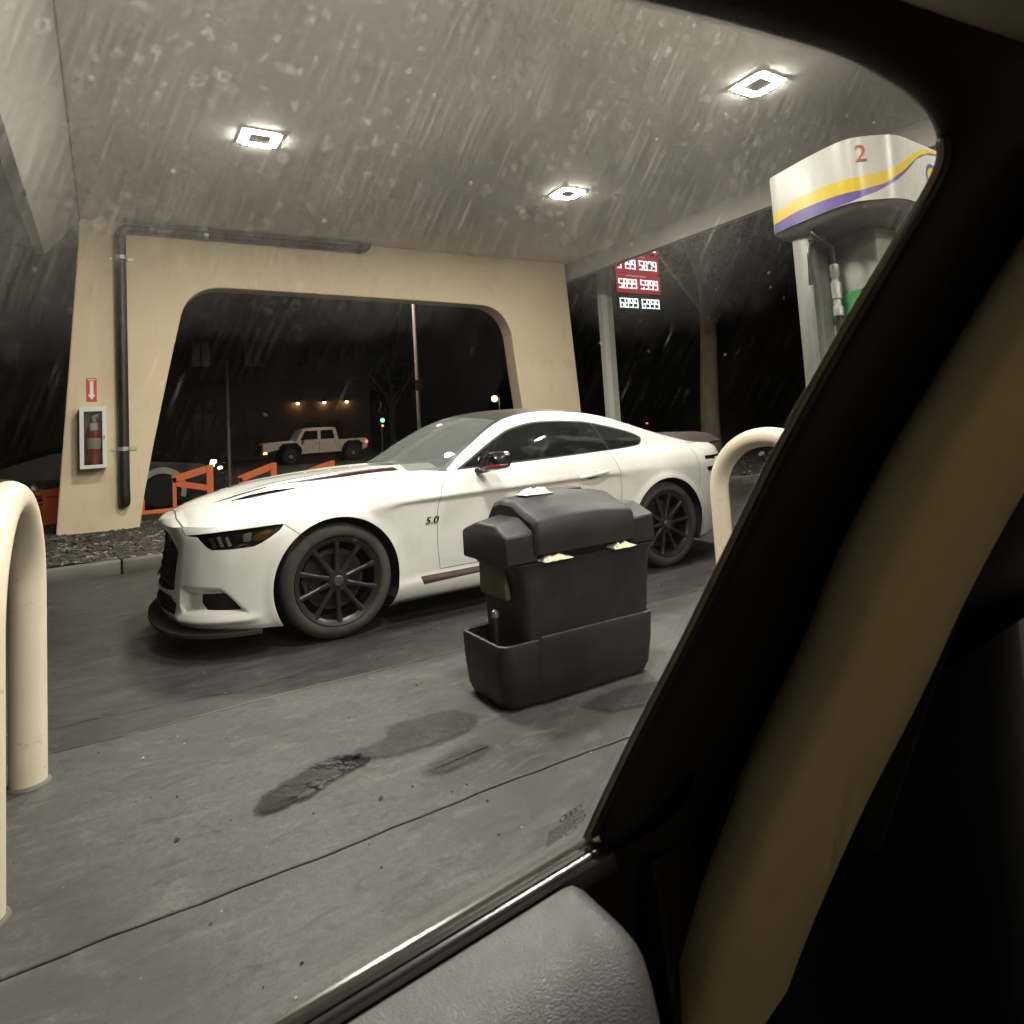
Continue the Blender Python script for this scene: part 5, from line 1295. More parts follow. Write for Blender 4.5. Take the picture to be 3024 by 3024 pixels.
MB().rbox((10.70, 29.96, .84), (10.82, 30.06, .98), .02, 2).build('tail_light', MO['redlamp'], tk, True, to)
MB().rbox((7.36, 29.80, 1.18), (7.46, 29.98, 1.38), .02, 2).build('wing_mirror', MO['darkcar'], tk, True, to)
for xx in (8.02, 9.0): MB().rbox((xx, 29.982, .98), (xx + .14, 29.999, 1.01), .004, 1).build('door_handle', MO['darkcar'], tk, False, to)
slabbox('bonnet', [(5.46, 1.061), (5.50, 1.13), (6.9, 1.20), (7.04, 1.145)], 30.2, 31.55, MO['truck'], tk)
for k in range(7): MB().box((5.405, 30.35 + k * .16, .74), (5.419, 30.43 + k * .16, 1.0)).build('grille_slot', MO['darkcar'], tk, False, to)
MB().rbox((7.5, 30.2, 1.762), (9.0, 31.55, 1.80), .012, 2).build('roof_top', MO['truck'], tk, True, to)
MB().rbox((5.30, 30.1, .50), (5.44, 31.65, .66), .03, 2).build('bumper', MO['darkcar'], tk, True, to)
for px0 in (9.30,): MB().box((9.30, 30.05, 1.119), (10.72, 31.7, 1.1215)).build('bed_cover', MO['darkcar'], tk, False, to)
MB().rbox((8.46, 29.985, .95), (8.80, 29.998, 1.02), .003, 1).build('door_decal', mat('pale_decal', (.55, .55, .75), .4, emit=None), tk, False, to)

# dark building with three wall lamps
MO['brick'] = grain('dim_brown_facade', (.115, .090, .070), (.15, .118, .092), .5, (.8, .9), .2, 30)
MO['bwin'] = mat('unlit_window', (.05, .042, .036), .3)
MO['bframe'] = mat('window_frame_brown', (.10, .080, .063), .7)
go = (5., 46., -.03)
bd = thing('building', 'dark brown two-storey building with three lit wall lamps across the street', 'building', go)
MB().box((-38, 46, -.03), (16.6, 60, 14.5)).build('wall', MO['brick'], bd, False, go)
MB().box((-38.2, 45.75, 14.4), (16.85, 60, 14.9)).build('parapet', MO['bframe'], bd, False, go)
MB().box((-38, 45.86, 5.55), (16.62, 45.99, 5.75)).build('string_course', MO['bframe'], bd, False, go)
for zc, hh in ((7.6, 1.9), (11.2, 1.9), (2.4, 2.2)):
    for xx in np.arange(-30, 15.5, 3.45):
        if zc < 3 and 10 < xx < 15.5: continue
        w_ = MB().box((xx - .62, 45.93, zc - hh / 2), (xx + .62, 45.995, zc + hh / 2)).build('window', MO['bframe'], bd, False, go)
        for sx_ in (-1, 1): MB().box((xx + .31 * sx_ - .26, 45.915, zc - hh / 2 + .08), (xx + .31 * sx_ + .26, 45.929, zc + hh / 2 - .08)).build('pane', MO['bwin'], w_, False, go)
for xx in (12.0, 13.8): MB().box((xx - .55, 45.93, .0), (xx + .55, 45.995, 2.5)).build('door', MO['bwin'], bd, False, go)
MO['lampglow'] = MO['warmlamp']
for k, xx in enumerate((10.97, 12.95, 14.68)):
    t = thing('wall_lamp', 'lit wall lamp on the dark building, ' + ('leftmost of three', 'middle of three', 'rightmost of three')[k], 'lamp', (xx, 45.99, 4.0), 0, 'wall lamps on the dark building')
    MB().box((-.06, -.06, -.10), (.06, .0, .25)).build('bracket', MO['darkcar'], t)
    MB().lathe([(.03, .12), (.20, .02), (.21, -.02)][::-1], (0, -.26, 0), 'z', 16).build('shade', MO['darkcar'], t, True)
    MB().lathe([(.02, -.16), (.10, -.12), (.11, -.06), (.08, -.025)], (0, -.26, 0), 'z', 14).build('bulb', MO['warmlamp'], t, True)
    MB().cyl((0, -.26, .10), (0, -.03, .18), .02, seg=8).build('arm', MO['darkcar'], t)

# poles, signals, far lights
def pole(name, label, x, y, h, r_, m__, cat='pole'):
    t = thing(name, label, cat, (x, y, -.03)); MB().cyl((0, 0, 0), (0, 0, h), r_, r_ * .8, 14).build('shaft', m__, t, True); MB().lathe([(r_ * 2, 0), (r_ * 2, .03), (r_ * 1.2, .05)], (0, 0, 0), 'z', 14).build('base_plate', m__, t); return t
t = pole('sign_pole', 'thin grey pole rising behind the orange barriers', 1.55, 14., 3.4, .045, MO['polegrey'])
MB().rbox((-.03, -.03, 3.36), (.03, .03, 3.46), .01, 2).build('cap', MO['polegrey'], t)
t = pole('street_lamp', 'tall dark street pole behind the coupe windscreen, with an added lamp head', 11.3, 24., 8.7, .11, MO['polegrey'], 'street lamp')
MB().cyl((0, 0, 8.55), (-2.3, -.6, 9.0), .05, .04, 10).build('arm', MO['polegrey'], t, True)
MB().rbox((-2.75, -.78, 8.94), (-2.15, -.46, 9.06), .05, 2).build('added_lamp_head', MO['polegrey'], t, True)  # arm, head and lens added behind the portal header to light the pickup
MB().box((-2.70, -.74, 8.925), (-2.2, -.50, 8.939)).build('added_lamp_lens', mat('added_lamp_glow', (1, .9, .7), .3, emit=(1., .80, .62), estr=1100), t)
MB().rbox((-.20, -.17, 3.2), (.20, -.13, 3.7), .02, 2).build('street_sign', mat('dim_red_sign', (.10, .02, .03), .5), t)
t = thing('traffic_signal', 'traffic signal showing green beside the pickup', 'traffic light', (15.35, 40., -.03))
MB().cyl((0, .14, 0), (0, .14, 3.6), .07, seg=12).build('post', MO['polegrey'], t, True)
MB().rbox((-.2, -.12, 2.02), (.2, .06, 3.1), .04, 2).build('housing', MO['darkcar'], t, True)
for z_, m__ in ((2.26, MO['greenlamp']), (2.56, MO['darkcar']), (2.86, MO['darkcar'])):
    MB().lathe([(.13, -.121), (.10, -.15), (.03, -.16)], (0, 0, z_), 'y', 18).build('signal_lens', m__, t, True)
MB().rbox((-.14, -.10, 1.74), (.14, .06, 2.00), .02, 2).build('pedestrian_signal', MO['darkcar'], t, True)
MB().lathe([(.075, -.101), (.05, -.12), (.01, -.125)], (0, 0, 1.88), 'y', 14).build('pedestrian_lens', MO['orangelamp'], t, True)
t = pole('street_lamp', 'distant street lamp glowing yellow above the coupe roof', 36.6, 60., 4.6, .10, MO['polegrey'], 'street lamp')
MB().lathe([(.05, 4.15), (.30, 4.28), (.34, 4.53), (.28, 4.75), (.06, 4.86)], (-.7, -.2, 0), 'z', 18).build('globe', MO['yellowlamp'], t, True)
MB().cyl((0, 0, 4.5), (-.45, -.13, 4.55), .05, seg=8).build('arm', MO['polegrey'], t)
fo = (43.6, 45.4, -.03)
t = thing('far_car', 'distant dark car showing two red tail lights behind the coupe tail', 'car', fo)
MB().rbox((42.1, 45.1, .3), (45.1, 49.3, .95), .15, 3).build('body', MO['darkcar'], t, True, fo); MB().rbox((42.35, 45.6, .94), (44.85, 48.0, 1.45), .2, 3).build('cab', MO['darkcar'], t, True, fo)
for xx in (42.3, 44.75): MB().rbox((xx - .10, 45.04, .70), (xx + .10, 45.1, .82), .02, 2).build('tail_light', MO['redlamp'], t, True, fo)
for xx in (42.45, 44.75): simple_wheel(t, xx - fo[0], 45.3 - fo[1], .33, .33, .2, 1, MO['rubber'])

# canopy-side sign post and price sign
t = thing('sign_post', 'pale square steel post standing behind the coupe tail', 'post', (8.53, 6.7, -.03))
MB().box((-.17, -.13, 0), (-.02, .02, 6.3)).build('post_face', MO['post'], t); MB().box((-.0195, -.11, 0), (.15, .05, 6.3)).build('post_side', grain('shaded_post_paint', (.50, .48, .43), (.56, .54, .48), 2, (.5, .6), .1), t)  # darker copy of the post paint stands in for its shaded face
MB().box((-.3, -.3, 0), (.3, .2, .05)).build('base_plate', MO['polegrey'], t)
so = (11.95, 9.25, 4.2)
ps = thing('price_sign', 'red and black fuel price sign with white lit digits', 'sign', so)
MO['signpanel'] = mat('sign_panel_red', (.36, .012, .025), .4, emit=(.75, .02, .05), estr=.32)
MO['signdark'] = mat('sign_panel_dark', (.016, .016, .018), .4)
MO['digit'] = mat('digit_led', (1, 1, 1), .4, emit=(.86, .97, 1.), estr=1.5)
MO['signtext'] = mat('sign_caption', (.6, .2, .2), .4, emit=(.9, .35, .35), estr=.35)
for k_ in ('signpanel', 'digit', 'signtext'): MO[k_].cycles.emission_sampling = 'NONE'
W0, W1 = 11.17, 12.83
MB().box((W0 - .05, 9.28, 4.22), (W1 + .05, 9.5, 7.6)).build('cabinet', MO['signdark'], ps, False, so)
rows = [(6.24, '5699 5799'), (5.68, '5799 5899'), (5.11, '5899 5999'), (4.55, '6899 6999')]
for k, (zc, tx) in enumerate(rows):
    z0, z1 = zc - .28, zc + .28
    MB().box((W0, 9.262, z0 + .004), (W1, 9.279, z1 - .004)).build('price_panel', MO['signpanel'] if k < 3 else MO['signdark'], ps, False, so)
    if k < 3: MB().box((W0 + .35, 9.2555, z1 - .085), (W1 - .55, 9.2615, z1 - .045)).build('caption', MO['signtext'], ps, False, so)
    SEG = {'0': 'abcdef', '5': 'afgcd', '6': 'afgedc', '7': 'abc', '8': 'abcdefg', '9': 'abcdfg'}
    a_, b_ = tx.split(' ')
    for gx, word in ((W0 + .07, a_), (W0 + .89, b_)):
        for i, ch in enumerate(word):
            dx = gx + i * .178; sw, sh = (.135, .27); zb = zc - .155; th = .025; mb = MB()
            R_ = dict(a=((0, sh - th), (sw, sh)), d=((0, 0), (sw, th)), g=((0, sh / 2 - th / 2), (sw, sh / 2 + th / 2)), f=((0, sh / 2), (th, sh)), b=((sw - th, sh / 2), (sw, sh)), e=((0, 0), (th, sh / 2)), c=((sw - th, 0), (sw, sh / 2)))
            for q, s_ in enumerate(SEG[ch]):
                (u0, v0), (u1, v1) = R_[s_]; mb.box((dx + u0, 9.250 - .0007 * q, zb + v0), (dx + u1, 9.2615, zb + v1))
            mb.build('digit', MO['digit'], ps, False, so)

# trees and hedge
MO['bark'] = grain('pale_bark', (.20, .155, .105), (.30, .24, .17), 6, (.8, .9), .6, 24, .02, 'Object', (1, 1, .25))
mt = mat('leaf', (.05, .08, .03), .6); n = N(mt); ge = n.new('ShaderNodeNewGeometry'); n.color(n.ramp(ge.outputs['Random Per Island'], [(0, (.020, .030, .013)), (.6, (.036, .052, .022)), (1, (.06, .075, .03))])); MO['leaf'] = mt
def leaves(V, F, c, rad, k, size, rg):
    for _ in range(k):
        d = Vector((rg.gauss(0, 1), rg.gauss(0, 1), rg.gauss(0, .8))); d = d.normalized() * rad * rg.random() ** .5; p = Vector(c) + d
        a = Vector((rg.gauss(0, 1), rg.gauss(0, 1), rg.gauss(0, 1))).normalized() * size; b = a.orthogonal().normalized() * size * .5; i0 = len(V)
        V += [tuple(p - a), tuple(p + b), tuple(p + a), tuple(p - b)]; F.append((i0, i0 + 1, i0 + 2, i0 + 3))
def tree(name, label, x, y, h, r_, seed, group=None, lean=0.):
    rg = random.Random(seed); t = thing(name, label, 'tree', (x, y, -.03), 0, group)
    mb = MB(); P = [(lean * z_ / h + .05 * math.sin(z_ * 1.3 + seed), .05 * math.cos(z_ * 1.1), z_) for z_ in np.linspace(0, h * .5, 9)]
    mb.tube(P, [r_ * (1.25 if k == 0 else 1 - .035 * k) for k in range(9)], 14)
    tops = []; base_ = Vector(P[-1])
    for k in range(5):
        a = k * 1.25 + seed; out = [Vector(P[6 + k % 3])]
        for s in range(1, 6): out.append(out[-1] + Vector((math.cos(a) * .36 * h / 8, math.sin(a) * .36 * h / 8, .55 * h / 8)) + Vector((rg.uniform(-.1, .1), rg.uniform(-.1, .1), 0)))
        mb.tube([tuple(p) for p in out], [r_ * .55 * (1 - .15 * s) for s in range(6)], 8); tops += out[2:]
    mb.build('trunk', MO['bark'], t, True)
    V = []; F = []
    for p in tops: leaves(V, F, p + Vector((0, 0, .3)), .95 * h / 8, 170, .10, rg)
    obj('crown', V, F, MO['leaf'], t); return t
tree('tree', 'bare lower trunk of a pale barked tree behind the right hoop guard', 13.05, 8., 11., .27, 2, 'street trees', .6)
tree('tree', 'dim tree standing far left of the cream pillar', -7.5, 26., 7.5, .25, 5, 'street trees')
tree('tree', 'dim tree standing behind the street pole', 20., 50., 9, .3, 8, 'street trees')
rg = random.Random(4); V = []; F = []
for k in range(26): leaves(V, F, (-9 + k * .42, 15.2 + .3 * math.sin(k), .45 + .25 * rg.random()), .55, 90, .07, rg)
hg = obj('hedge', V, F, MO['leaf']); tag(hg, 'low dark hedge along the far edge left of the pillar', 'hedge')

# ------------------------------------------------------------------ the car we look out of: door window, sill, pillar
KA = Vector((-.91920861, -4.6329, .94054251)); KE = Vector((.99584573, 0, .09105642)); KU = Vector((-.08312671, -.40815122, .90912185)); KN = Vector((.03716479, -.91291434, -.40645565))
KH = Vector((0, -1, 0)); KK = KE.cross(KH); KK = KK if KK.z > 0 else -KK
def LW(e_, u_, n_): return tuple(KA + KE * e_ + KU * u_ + KN * n_)
def SW(s_, h_, k_): return tuple(KA + KE * s_ + KH * h_ + KK * k_)
co = (-1.0, -5.35, 0.0)
cabin = thing('car_cabin', 'dark car interior in the foreground with window frame, beige pillar and leather sill', 'car', co)
MC = {}
MC['frame'] = grain('black_frame_plastic', (.010, .010, .011), (.016, .015, .016), 40, (.55, .7), .15)
mt = mat('grey_leather', (.16, .145, .14), .45); n = N(mt); v = n.coord('Object'); vo = n.new('ShaderNodeTexVoronoi'); vo.inputs['Scale'].default_value = 950; n.link(v, vo.inputs['Vector'])
n.color(n.mix(n.noise(v, 12, 4), (.100, .093, .089), (.130, .121, .116))); n.rough(n.ramp(n.noise(v, 60, 3), [(.3, .38), (.7, .55)]))
n.bump(n.math('ADD', n.ramp(vo.outputs['Distance'], [(.0, 1.), (.75, 0.)]), n.math('MULTIPLY', n.noise(v, 260, 3), .6)), .34, .0011); MC['leather'] = mt
MC['beige'] = grain('beige_trim_fabric', (.78, .66, .42), (.84, .72, .47), 14, (.8, .9), .25, 900, .0006)
MC['rubber'] = mat('seal_rubber', (.03, .026, .02), .5)
MC['chrome'] = mat('satin_chrome', (.80, .80, .74), .16, 1.)
MC['headliner'] = grain('headliner_fabric', (.42, .36, .27), (.48, .41, .31), 30, (.85, .95), .2)
MC['belt'] = grain('belt_webbing', (.028, .026, .026), (.05, .045, .045), 60, (.6, .7), .3)
MC['seat'] = grain('dark_seat', (.010, .009, .009), (.016, .014, .014), 30, (.6, .7), .3)
MC['print'] = mat('glass_print', (.012, .011, .010), .7)
MC['shell'] = mat('outer_body_paint', (.02, .02, .022), .25, coat=.6)

rear = [(0, -.012), (0, 0), (.027, .069), (.059, .139), (.089, .212), (.113, .267), (.151, .338), (.180, .386), (.200, .418), (.2065, .438), (.200, .453), (.186, .463), (.165, .471), (.136, .477), (.09, .483), (.027, .485), (-.048, .485), (-.2, .482), (-.45, .470), (-.75, .445)]
path = catmull(rear, 6)
# glass pane (lies in its own plane: x along the sill, y up the glass)
gl = MB().add([(p[0], p[1], 0) for p in ([(a + .012 if a > -.5 else a, b + (.012 if b > .3 else 0)) for a, b in path[::3]] + [(-.95, .42), (-.95, -.012)])], [tuple(range(len(path[::3]) + 2))])
glass = gl.build('window_glass', None, cabin)
glass.data.materials.clear()
glass.matrix_local = Matrix(((KE.x, KU.x, KN.x, KA.x - co[0]), (KE.y, KU.y, KN.y, KA.y - co[1]), (KE.z, KU.z, KN.z, KA.z - co[2]), (0, 0, 0, 1)))

def dirty_glass():
    mt = bpy.data.materials.new('dirty_window_glass'); mt.use_nodes = True; t = mt.node_tree; t.nodes.clear(); n = N(mt); n.p = None
    out = n.new('ShaderNodeOutputMaterial')
    slide = R(-22.9)       # the pane slides parallel to its rear edge: wiping marks follow that line
    v = n.coord('Object')
    big = n.noise(v, 5.0, 4, .6); vs = n.along(slide, 1, .016); vs2 = n.along(slide, 1, .018)
    st = n.noise(vs, 1900, 2, .6, .0); st2 = n.noise(vs2, 1100, 2, .6); fine = n.noise(v, 1000, 2, .7); med = n.noise(v, 170, 4, .65)
    haze = n.math('MULTIPLY', n.ramp(big, [(.30, .35), (.70, 1.)]), .13)
    streak = n.math('MULTIPLY', n.ramp(st, [(.53, 0.), (.70, 1.)]), n.ramp(n.noise(n.along(slide, 1, .4), 11, 3), [(.36, .1), (.62, 1.)]))
    fleck = n.math('MULTIPLY', n.ramp(fine, [(.53, 0.), (.66, 1.)]), n.ramp(med, [(.42, 0.), (.62, 1.)]))
    scr = n.math('MULTIPLY', n.ramp(st2, [(.66, 0.), (.72, 1.)]), n.ramp(n.noise(n.along(slide, 1, .25), 60, 2), [(.57, 0.), (.64, 1.)]))
    def rings(scale, r0, w_, keep, seed):
        vo = n.new('ShaderNodeTexVoronoi'); vo.inputs['Scale'].default_value = scale
        vv = n.coord('Object', (1, 1, 0), (0, 0, 0), (seed, seed * .7, 0)); nz = n.new('ShaderNodeTexNoise'); nz.inputs['Scale'].default_value = scale * 2.2; n.link(vv, nz.inputs['Vector'])
        mx = n.new('ShaderNodeMix', data_type='RGBA', blend_type='ADD'); mx.inputs[0].default_value = .006; n.link(vv, mx.inputs[6]); n.link(nz.outputs['Color'], mx.inputs[7])
        n.link(mx.outputs[2], vo.inputs['Vector'])
        d = n.math('ABSOLUTE', n.math('SUBTRACT', vo.outputs['Distance'], r0)); ring = n.ramp(n.math('DIVIDE', d, w_), [(.0, 1.), (1., 0.)])
        sp = n.new('ShaderNodeSeparateColor'); n.link(vo.outputs['Color'], sp.inputs[0])
        return n.math('MULTIPLY', ring, n.math('GREATER_THAN', sp.outputs[0], keep))
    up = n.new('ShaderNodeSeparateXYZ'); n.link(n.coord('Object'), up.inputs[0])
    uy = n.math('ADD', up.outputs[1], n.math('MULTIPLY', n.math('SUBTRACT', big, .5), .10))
    glare_zone = n.math('MULTIPLY', n.ramp(uy, [(.350, .012), (.43, 1.)]), n.ramp(n.math('ADD', up.outputs[0], .5), [(.51, 1.), (.60, .25)])); zone2 = n.ramp(uy, [(.22, .02), (.33, .10), (.37, .15), (.42, 1.)])  # real dirt, raised in the upper pane to imitate lamp glare
    rg_ = n.math('ADD', rings(110, .20, .055, .66, 3.), n.math('ADD', rings(210, .22, .09, .55, 8.), n.math('MULTIPLY', rings(78, .17, .04, .80, 15.), .9)))
    rg_ = n.math('MULTIPLY', rg_, n.ramp(n.noise(v, 14, 3), [(.40, .15), (.60, 1.)]))
    tex = n.math('MULTIPLY', n.ramp(st, [(.36, .08), (.64, 1.)]), n.ramp(fine, [(.36, .35), (.62, 1.)]))
    haze = n.math('MULTIPLY', haze, n.math('ADD', .70, n.math('MULTIPLY', tex, 1.15)))
    tot = n.math('ADD', haze, n.math('MULTIPLY', fleck, .09)); tot = n.math('ADD', tot, n.math('MULTIPLY', rg_, .20)); tot = n.math('MULTIPLY', tot, glare_zone)
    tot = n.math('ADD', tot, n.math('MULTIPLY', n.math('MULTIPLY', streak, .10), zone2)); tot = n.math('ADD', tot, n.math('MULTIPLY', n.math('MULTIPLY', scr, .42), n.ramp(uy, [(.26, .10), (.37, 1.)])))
    vd = n.new('ShaderNodeTexVoronoi'); vd.inputs['Scale'].default_value = 135; n.link(n.coord('Object', (1, 1, 0), (0, 0, 0), (4.2, 1.3, 0)), vd.inputs['Vector']); sd_ = n.new('ShaderNodeSeparateColor'); n.link(vd.outputs['Color'], sd_.inputs[0])
    dot = n.math('MULTIPLY', n.ramp(n.math('DIVIDE', vd.outputs['Distance'], .085), [(.45, 1.), (1., 0.)]), n.math('GREATER_THAN', sd_.outputs[1], .80))
    tot = n.math('ADD', tot, n.math('MULTIPLY', n.math('MULTIPLY', dot, .34), n.ramp(uy, [(.25, .10), (.34, 1.)])))
    tot = n.math('MINIMUM', tot, .6)
    tr = n.new('ShaderNodeBsdfTransparent'); tr.inputs[0].default_value = (.955, .965, .95, 1)
    tl = n.new('ShaderNodeBsdfTranslucent'); tl.inputs[0].default_value = (.86, .82, .74, 1)
    gs = n.new('ShaderNodeBsdfGlossy'); gs.inputs['Roughness'].default_value = .02; fr = n.new('ShaderNodeFresnel'); fr.inputs[0].default_value = 1.45
    m2 = n.new('ShaderNodeMixShader'); m3 = n.new('ShaderNodeMixShader'); 
    n.link(fr.outputs[0], m2.inputs[0]); n.link(tr.outputs[0], m2.inputs[1]); n.link(gs.outputs[0], m2.inputs[2])
    n.link(tot, m3.inputs[0]); n.link(m2.outputs[0], m3.inputs[1]); n.link(tl.outputs[0], m3.inputs[2]); n.link(m3.outputs[0], out.inputs[0])
    return mt
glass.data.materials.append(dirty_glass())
# printed mark in the lower rear corner of the pane: four linked rings and small print
mk = empty('glass_marking'); mk.parent = glass
def flat(name, V, F): return obj(name, V, F, MC['print'], glass)
bpy.data.objects.remove(mk)
ca, sa = math.cos(R(5)), math.sin(R(5))
def gp(x, y): return (-.0215 + x * ca - y * sa, .0305 + x * sa + y * ca, .0006)
for k in range(4):
    V = []; F = []; c_ = (-.0058 + k * .0039)
    for j in range(28):
        a = 2 * math.pi * j / 28
        for r_ in (.0023, .0029): V.append(gp(c_ + r_ * math.cos(a), r_ * math.sin(a)))
    for j in range(28): F.append((2 * j, 2 * j + 1, (2 * j + 3) % 56, (2 * j + 2) % 56))
    flat('ring_mark', V, F)
rr = random.Random(12)
for row, (y_, x0_, x1_) in enumerate(((-.0058, -.017, .011), (-.0082, -.017, .004), (-.0104, -.017, .009), (-.0126, -.018, .002), (-.0148, -.018, -.004), (-.017, -.0185, -.006))):
    V = []; F = []; x = x0_
    while x < x1_:
        w_ = rr.uniform(.0005, .0016); i0 = len(V); V += [gp(x, y_), gp(x + w_, y_), gp(x + w_, y_ + .0011), gp(x, y_ + .0011)]; F.append((i0, i0 + 1, i0 + 2, i0 + 3)); x += w_ + rr.uniform(.0003, .0007)
    flat('small_print', V, F)['kind'] = 'stuff'
for (cx, cy, rx, ry) in ((.0075, -.0105, .0048, .0030), (.001, -.0165, .0046, .0028)):
    V = []; F = []
    for j in range(28):
        a = 2 * math.pi * j / 28
        for q in (.85, 1.): V.append(gp(cx + rx * q * math.cos(a), cy + ry * q * math.sin(a)))
    for j in range(28): F.append((2 * j, 2 * j + 1, (2 * j + 3) % 56, (2 * j + 2) % 56))
    flat('approval_mark', V, F)

def sweep(path2, prof, name, material, smooth=True, sharp=50):
    """prof: (outward offset in the glass plane, depth towards us); path2 in glass-plane coordinates"""
    P = np.asarray(path2, float); n_ = len(P); V = []; F = []; m_ = len(prof)
    for k in range(n_):
        t = P[min(k + 1, n_ - 1)] - P[max(k - 1, 0)]; t = t / np.linalg.norm(t); o = np.array((t[1], -t[0]))
        for (w_, d_) in prof: V.append(LW(P[k][0] + o[0] * w_, P[k][1] + o[1] * w_, d_))
    for k in range(n_ - 1):
        for j in range(m_): F.append((k * m_ + j, k * m_ + (j + 1) % m_, (k + 1) * m_ + (j + 1) % m_, (k + 1) * m_ + j))
    F += [tuple(range(m_)), tuple(range(len(V) - m_, len(V)))[::-1]]
    return MB().add(V, F).build(name, material, cabin, smooth, co, sharp)
pth = np.vstack([[(-.115, -.25)], [(-.055, -.125)], path])
sweep(pth, [(-.001, -.003), (-.0015, .0035), (.003, .010), (.012, .017), (.030, .026), (.052, .034), (.075, .036), (.085, .030), (.085, -.003)], 'window_frame', MC['frame'])
sweep(path[2:62], [(-.0042, .0020), (-.0042, .0046), (-.0020, .0062), (-.0012, .0036), (-.0012, .0012)], 'frame_edge', MC['rubber'])
sweep(path[2:62], [(-.0078, .0006), (-.0078, .0030), (-.0052, .0036), (-.0045, .0008)], 'glass_run', grain('highlit_glass_run', (.40, .38, .33), (.46, .44, .38), 30, (.3, .4), 0))  # pale colour stands in for the highlight along the metal run
# pillar seal and beige pillar trim
seal = catmull([(.02, -.22), (.056, -.11), (.084, .025), (.13, .145), (.185, .258), (.25, .364), (.33, .45)], 8)
MB().tube([LW(a, b, .052) for a, b in seal], .010, 12).build('pillar_seal', MC['rubber'], cabin, True, co)
pe = catmull([(.040, -.70), (.030, -.30), (.032, -.096), (.055, .046), (.087, .14), (.103, .21), (.132, .279), (.167, .336), (.205, .395), (.26, .47)], 8)
sweep(pe, [(.0, .062), (-.001, .078), (.006, .086), (.030, .093), (.065, .095), (.100, .091), (.130, .079), (.152, .060), (.165, .03), (.05, .03)], 'pillar_trim', MC['beige'], True, 80)
MB().tube([LW(a, b, .045) for a, b in catmull([(.27, -.3), (.26, -.1), (.25, .1), (.26, .25), (.30, .42)], 8)], [.03] * 33, 12).build('pillar_cover', MC['seat'], cabin, True, co)
# sill: satin strip, belt weatherstrip, leather door top
def sill(prof, name, material, s0=-.95, s1=0., sharp=40):
    V = []; F = []; ss = np.linspace(s0, s1, 40); m_ = len(prof)
    for s_ in ss:
        for (h_, k_) in prof: V.append(SW(s_, h_, k_))
    for a in range(len(ss) - 1):
        for b in range(m_): F.append((a * m_ + b, a * m_ + (b + 1) % m_, (a + 1) * m_ + (b + 1) % m_, (a + 1) * m_ + b))
    F += [tuple(range(m_)), tuple(range(len(V) - m_, len(V)))[::-1]]
    return MB().add(V, F).build(name, material, cabin, True, co, sharp)
sill([(.0006, -.012), (.0006, -.001), (.0022, .0010), (.0048, .0014), (.0066, .0002), (.0074, -.004), (.0074, -.012)], 'chrome_strip', MC['chrome'], -.95, .004)
sill([(.0078, -.014), (.0078, -.0055), (.0105, -.0035), (.0135, -.0040), (.0150, -.0056), (.0165, -.0040), (.0185, -.0028), (.0205, -.0040), (.0215, -.008), (.0215, -.014)], 'weatherstrip', mat('glossy_weatherstrip', (.035, .034, .032), .22), -.95, .002)
V = []; F = []; hs_ = np.concatenate([np.linspace(.0235, .03, 4), np.linspace(.034, .17, 26)]); ss = np.linspace(0, 1, 60)
def lk(h_): return -.004 * max(0, (.031 - h_) / .0075) ** 2 + .006 * math.exp(-((h_ - .06) / .03) ** 2) * 0 - (.0 if h_ < .06 else .9 * (h_ - .06) ** 2 * 11)
def lend(h_): return -.031 - (0 if h_ < .078 else 1.6 * (h_ - .078) ** 1.35)
for s_ in ss:
    for h_ in hs_:
        e1 = lend(h_); sv = -.95 + (e1 + .95) * s_ ** .35; ed = e1 - sv
        V.append(SW(sv, h_, lk(h_) - .006 * max(0, 1 - ed / .010) ** 2))
m_ = len(hs_)
for a in range(len(ss) - 1):
    for b in range(m_ - 1): F.append((a * m_ + b, (a + 1) * m_ + b, (a + 1) * m_ + b + 1, a * m_ + b + 1))
i0 = len(V); V += [SW(lend(h_), h_, lk(h_) - .05) for h_ in hs_]; a = len(ss) - 1
for b in range(m_ - 1): F.append((a * m_ + b, i0 + b, i0 + b + 1, a * m_ + b + 1))
i1 = len(V); V += [SW(-.95, .17, -.4), SW(lend(.17), .17, -.4)]
MB().add(V, F).build('door_top', MC['leather'], cabin, True, co, 60)
# door shell, rest of the body side and roof that keep the cabin dark
MB().hexa([SW(-1.0, -.06, -.75), SW(.02, -.06, -.75), SW(-.07, .13, -.75), SW(-1.0, .165, -.75), SW(-1.0, -.02, -.016), SW(.02, -.02, -.016), SW(-.06, .06, -.03), SW(-1.0, .165, -.12)]).build('door_shell', MC['shell'], cabin, False, co)
MB().hexa([SW(.024, -.06, -.75), SW(1.6, -.06, -.75), SW(1.6, .02, -.75), SW(.024, .02, -.75), SW(.024, -.02, -.016), SW(1.6, -.02, -.016), SW(1.6, .03, -.016), SW(.024, .03, -.016)]).build('rear_side_panel', MC['shell'], cabin, False, co)
MB().hexa([LW(.28, -.02, -.03), LW(1.6, -.02, -.03), LW(1.6, -.02, .01), LW(.28, -.02, .01), LW(.28, .56, -.03), LW(1.6, .56, -.03), LW(1.6, .56, .01), LW(.28, .56, .01)]).build('rear_quarter', MC['seat'], cabin, False, co)
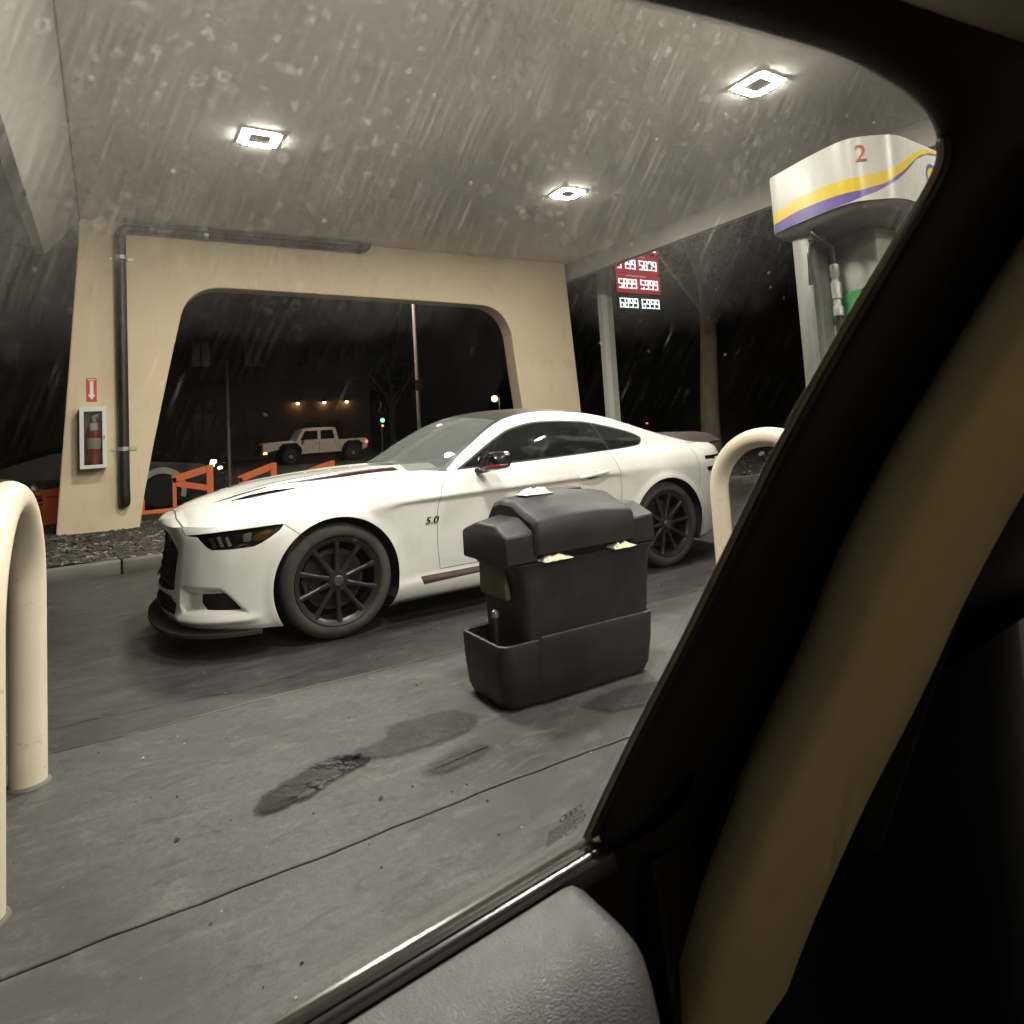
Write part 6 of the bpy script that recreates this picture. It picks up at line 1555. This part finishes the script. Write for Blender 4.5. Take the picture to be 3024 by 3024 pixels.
def liner(name, e0, e1, hp, material):
    V = []; F = []; es = np.linspace(e0, e1, 8); m_ = len(hp)
    for e_ in es:
        for (u_, n_, h_) in hp: V.append(tuple(Vector(LW(e_, u_ - .02 * max(0, -e_ - .2), n_)) + KH * h_ + Vector((0, 0, .03 * min(1, h_ * 3)))))
    for a in range(len(es) - 1):
        for b in range(m_): F.append((a * m_ + b, a * m_ + (b + 1) % m_, (a + 1) * m_ + (b + 1) % m_, (a + 1) * m_ + b))
    F += [tuple(range(m_)), tuple(range(len(V) - m_, len(V)))[::-1]]
    return MB().add(V, F).build(name, material, cabin, True, co, 60)
edge_ = [(.555, -.035, 0), (.512, -.002, 0), (.500, .036, 0), (.500, .07, .0)]
full = edge_ + [(.500, .07, .10), (.505, .07, .5), (.505, .07, 1.12), (.56, .07, 1.12), (.57, .0, .05)]
hl_ = liner('headliner', -.95, -.70, full, MC['headliner']); liner('headliner', .40, 1.6, full, MC['headliner'])
liner('headliner', -.6995, .3995, edge_ + [(.500, .07, .10), (.503, .07, .16), (.56, .07, .16), (.57, .0, .05)], MC['headliner'])
liner('headliner', -.6995, .3995, [(.505, .07, .86), (.505, .07, 1.12), (.56, .07, 1.12), (.56, .07, .86)], MC['headliner'])
liner('added_roof_pane', -.6985, .3985, [(.545, .07, .161), (.545, .07, .859), (.5475, .07, .859), (.5475, .07, .161)], thin_glass('added_roof_tint', (.62, .62, .58)))  # roof opening added to let lamp light reach the pillar trim
MB().rbox((KA.x + .36, -5.32, .35), (KA.x + .52, -4.84, 1.26), .07, 4).build('seat_back', MC['seat'], cabin, True, co)
MB().box((KA.x + .56, -5.40, .25), (KA.x + .64, -4.70, 1.10)).build('rear_light_block', MC['seat'], cabin, False, co)  # unseen panel added to block light coming from behind
MB().box((-2.0, -6.25, .22), (KA.x + .7, -4.70, .26)).build('floor', MC['seat'], cabin, False, co)
MC['tan'] = grain('tan_bounce_leather', (.42, .34, .22), (.48, .39, .26), 8, (.5, .65), .2, 300, .001)  # unseen passenger side added in pale tan to bounce window light back
MB().rbox((-2.0, -6.26, .30), (KA.x + .6, -6.16, .93), .03, 2).build('passenger_door_panel', MC['tan'], cabin, True, co)
MB().rbox((-1.55, -6.05, .40), (-1.0, -5.55, .58), .06, 3).build('passenger_seat', MC['tan'], cabin, True, co)
MB().rbox((-1.02, -6.05, .45), (-.84, -5.55, 1.12), .06, 3).build('passenger_seat_back', MC['tan'], cabin, True, co)
MB().prism([(.05, -.12), (.31, -.12), (.31, .56), (.27, .56), (.235, .43), (.18, .31), (.12, .18), (.07, .05)], lambda p: LW(p[0], p[1], -.014), lambda p: LW(p[0], p[1], -.005)).build('leak_filler', MC['shell'], cabin, False, co)  # dark panel added to stop light leaking beside the frame
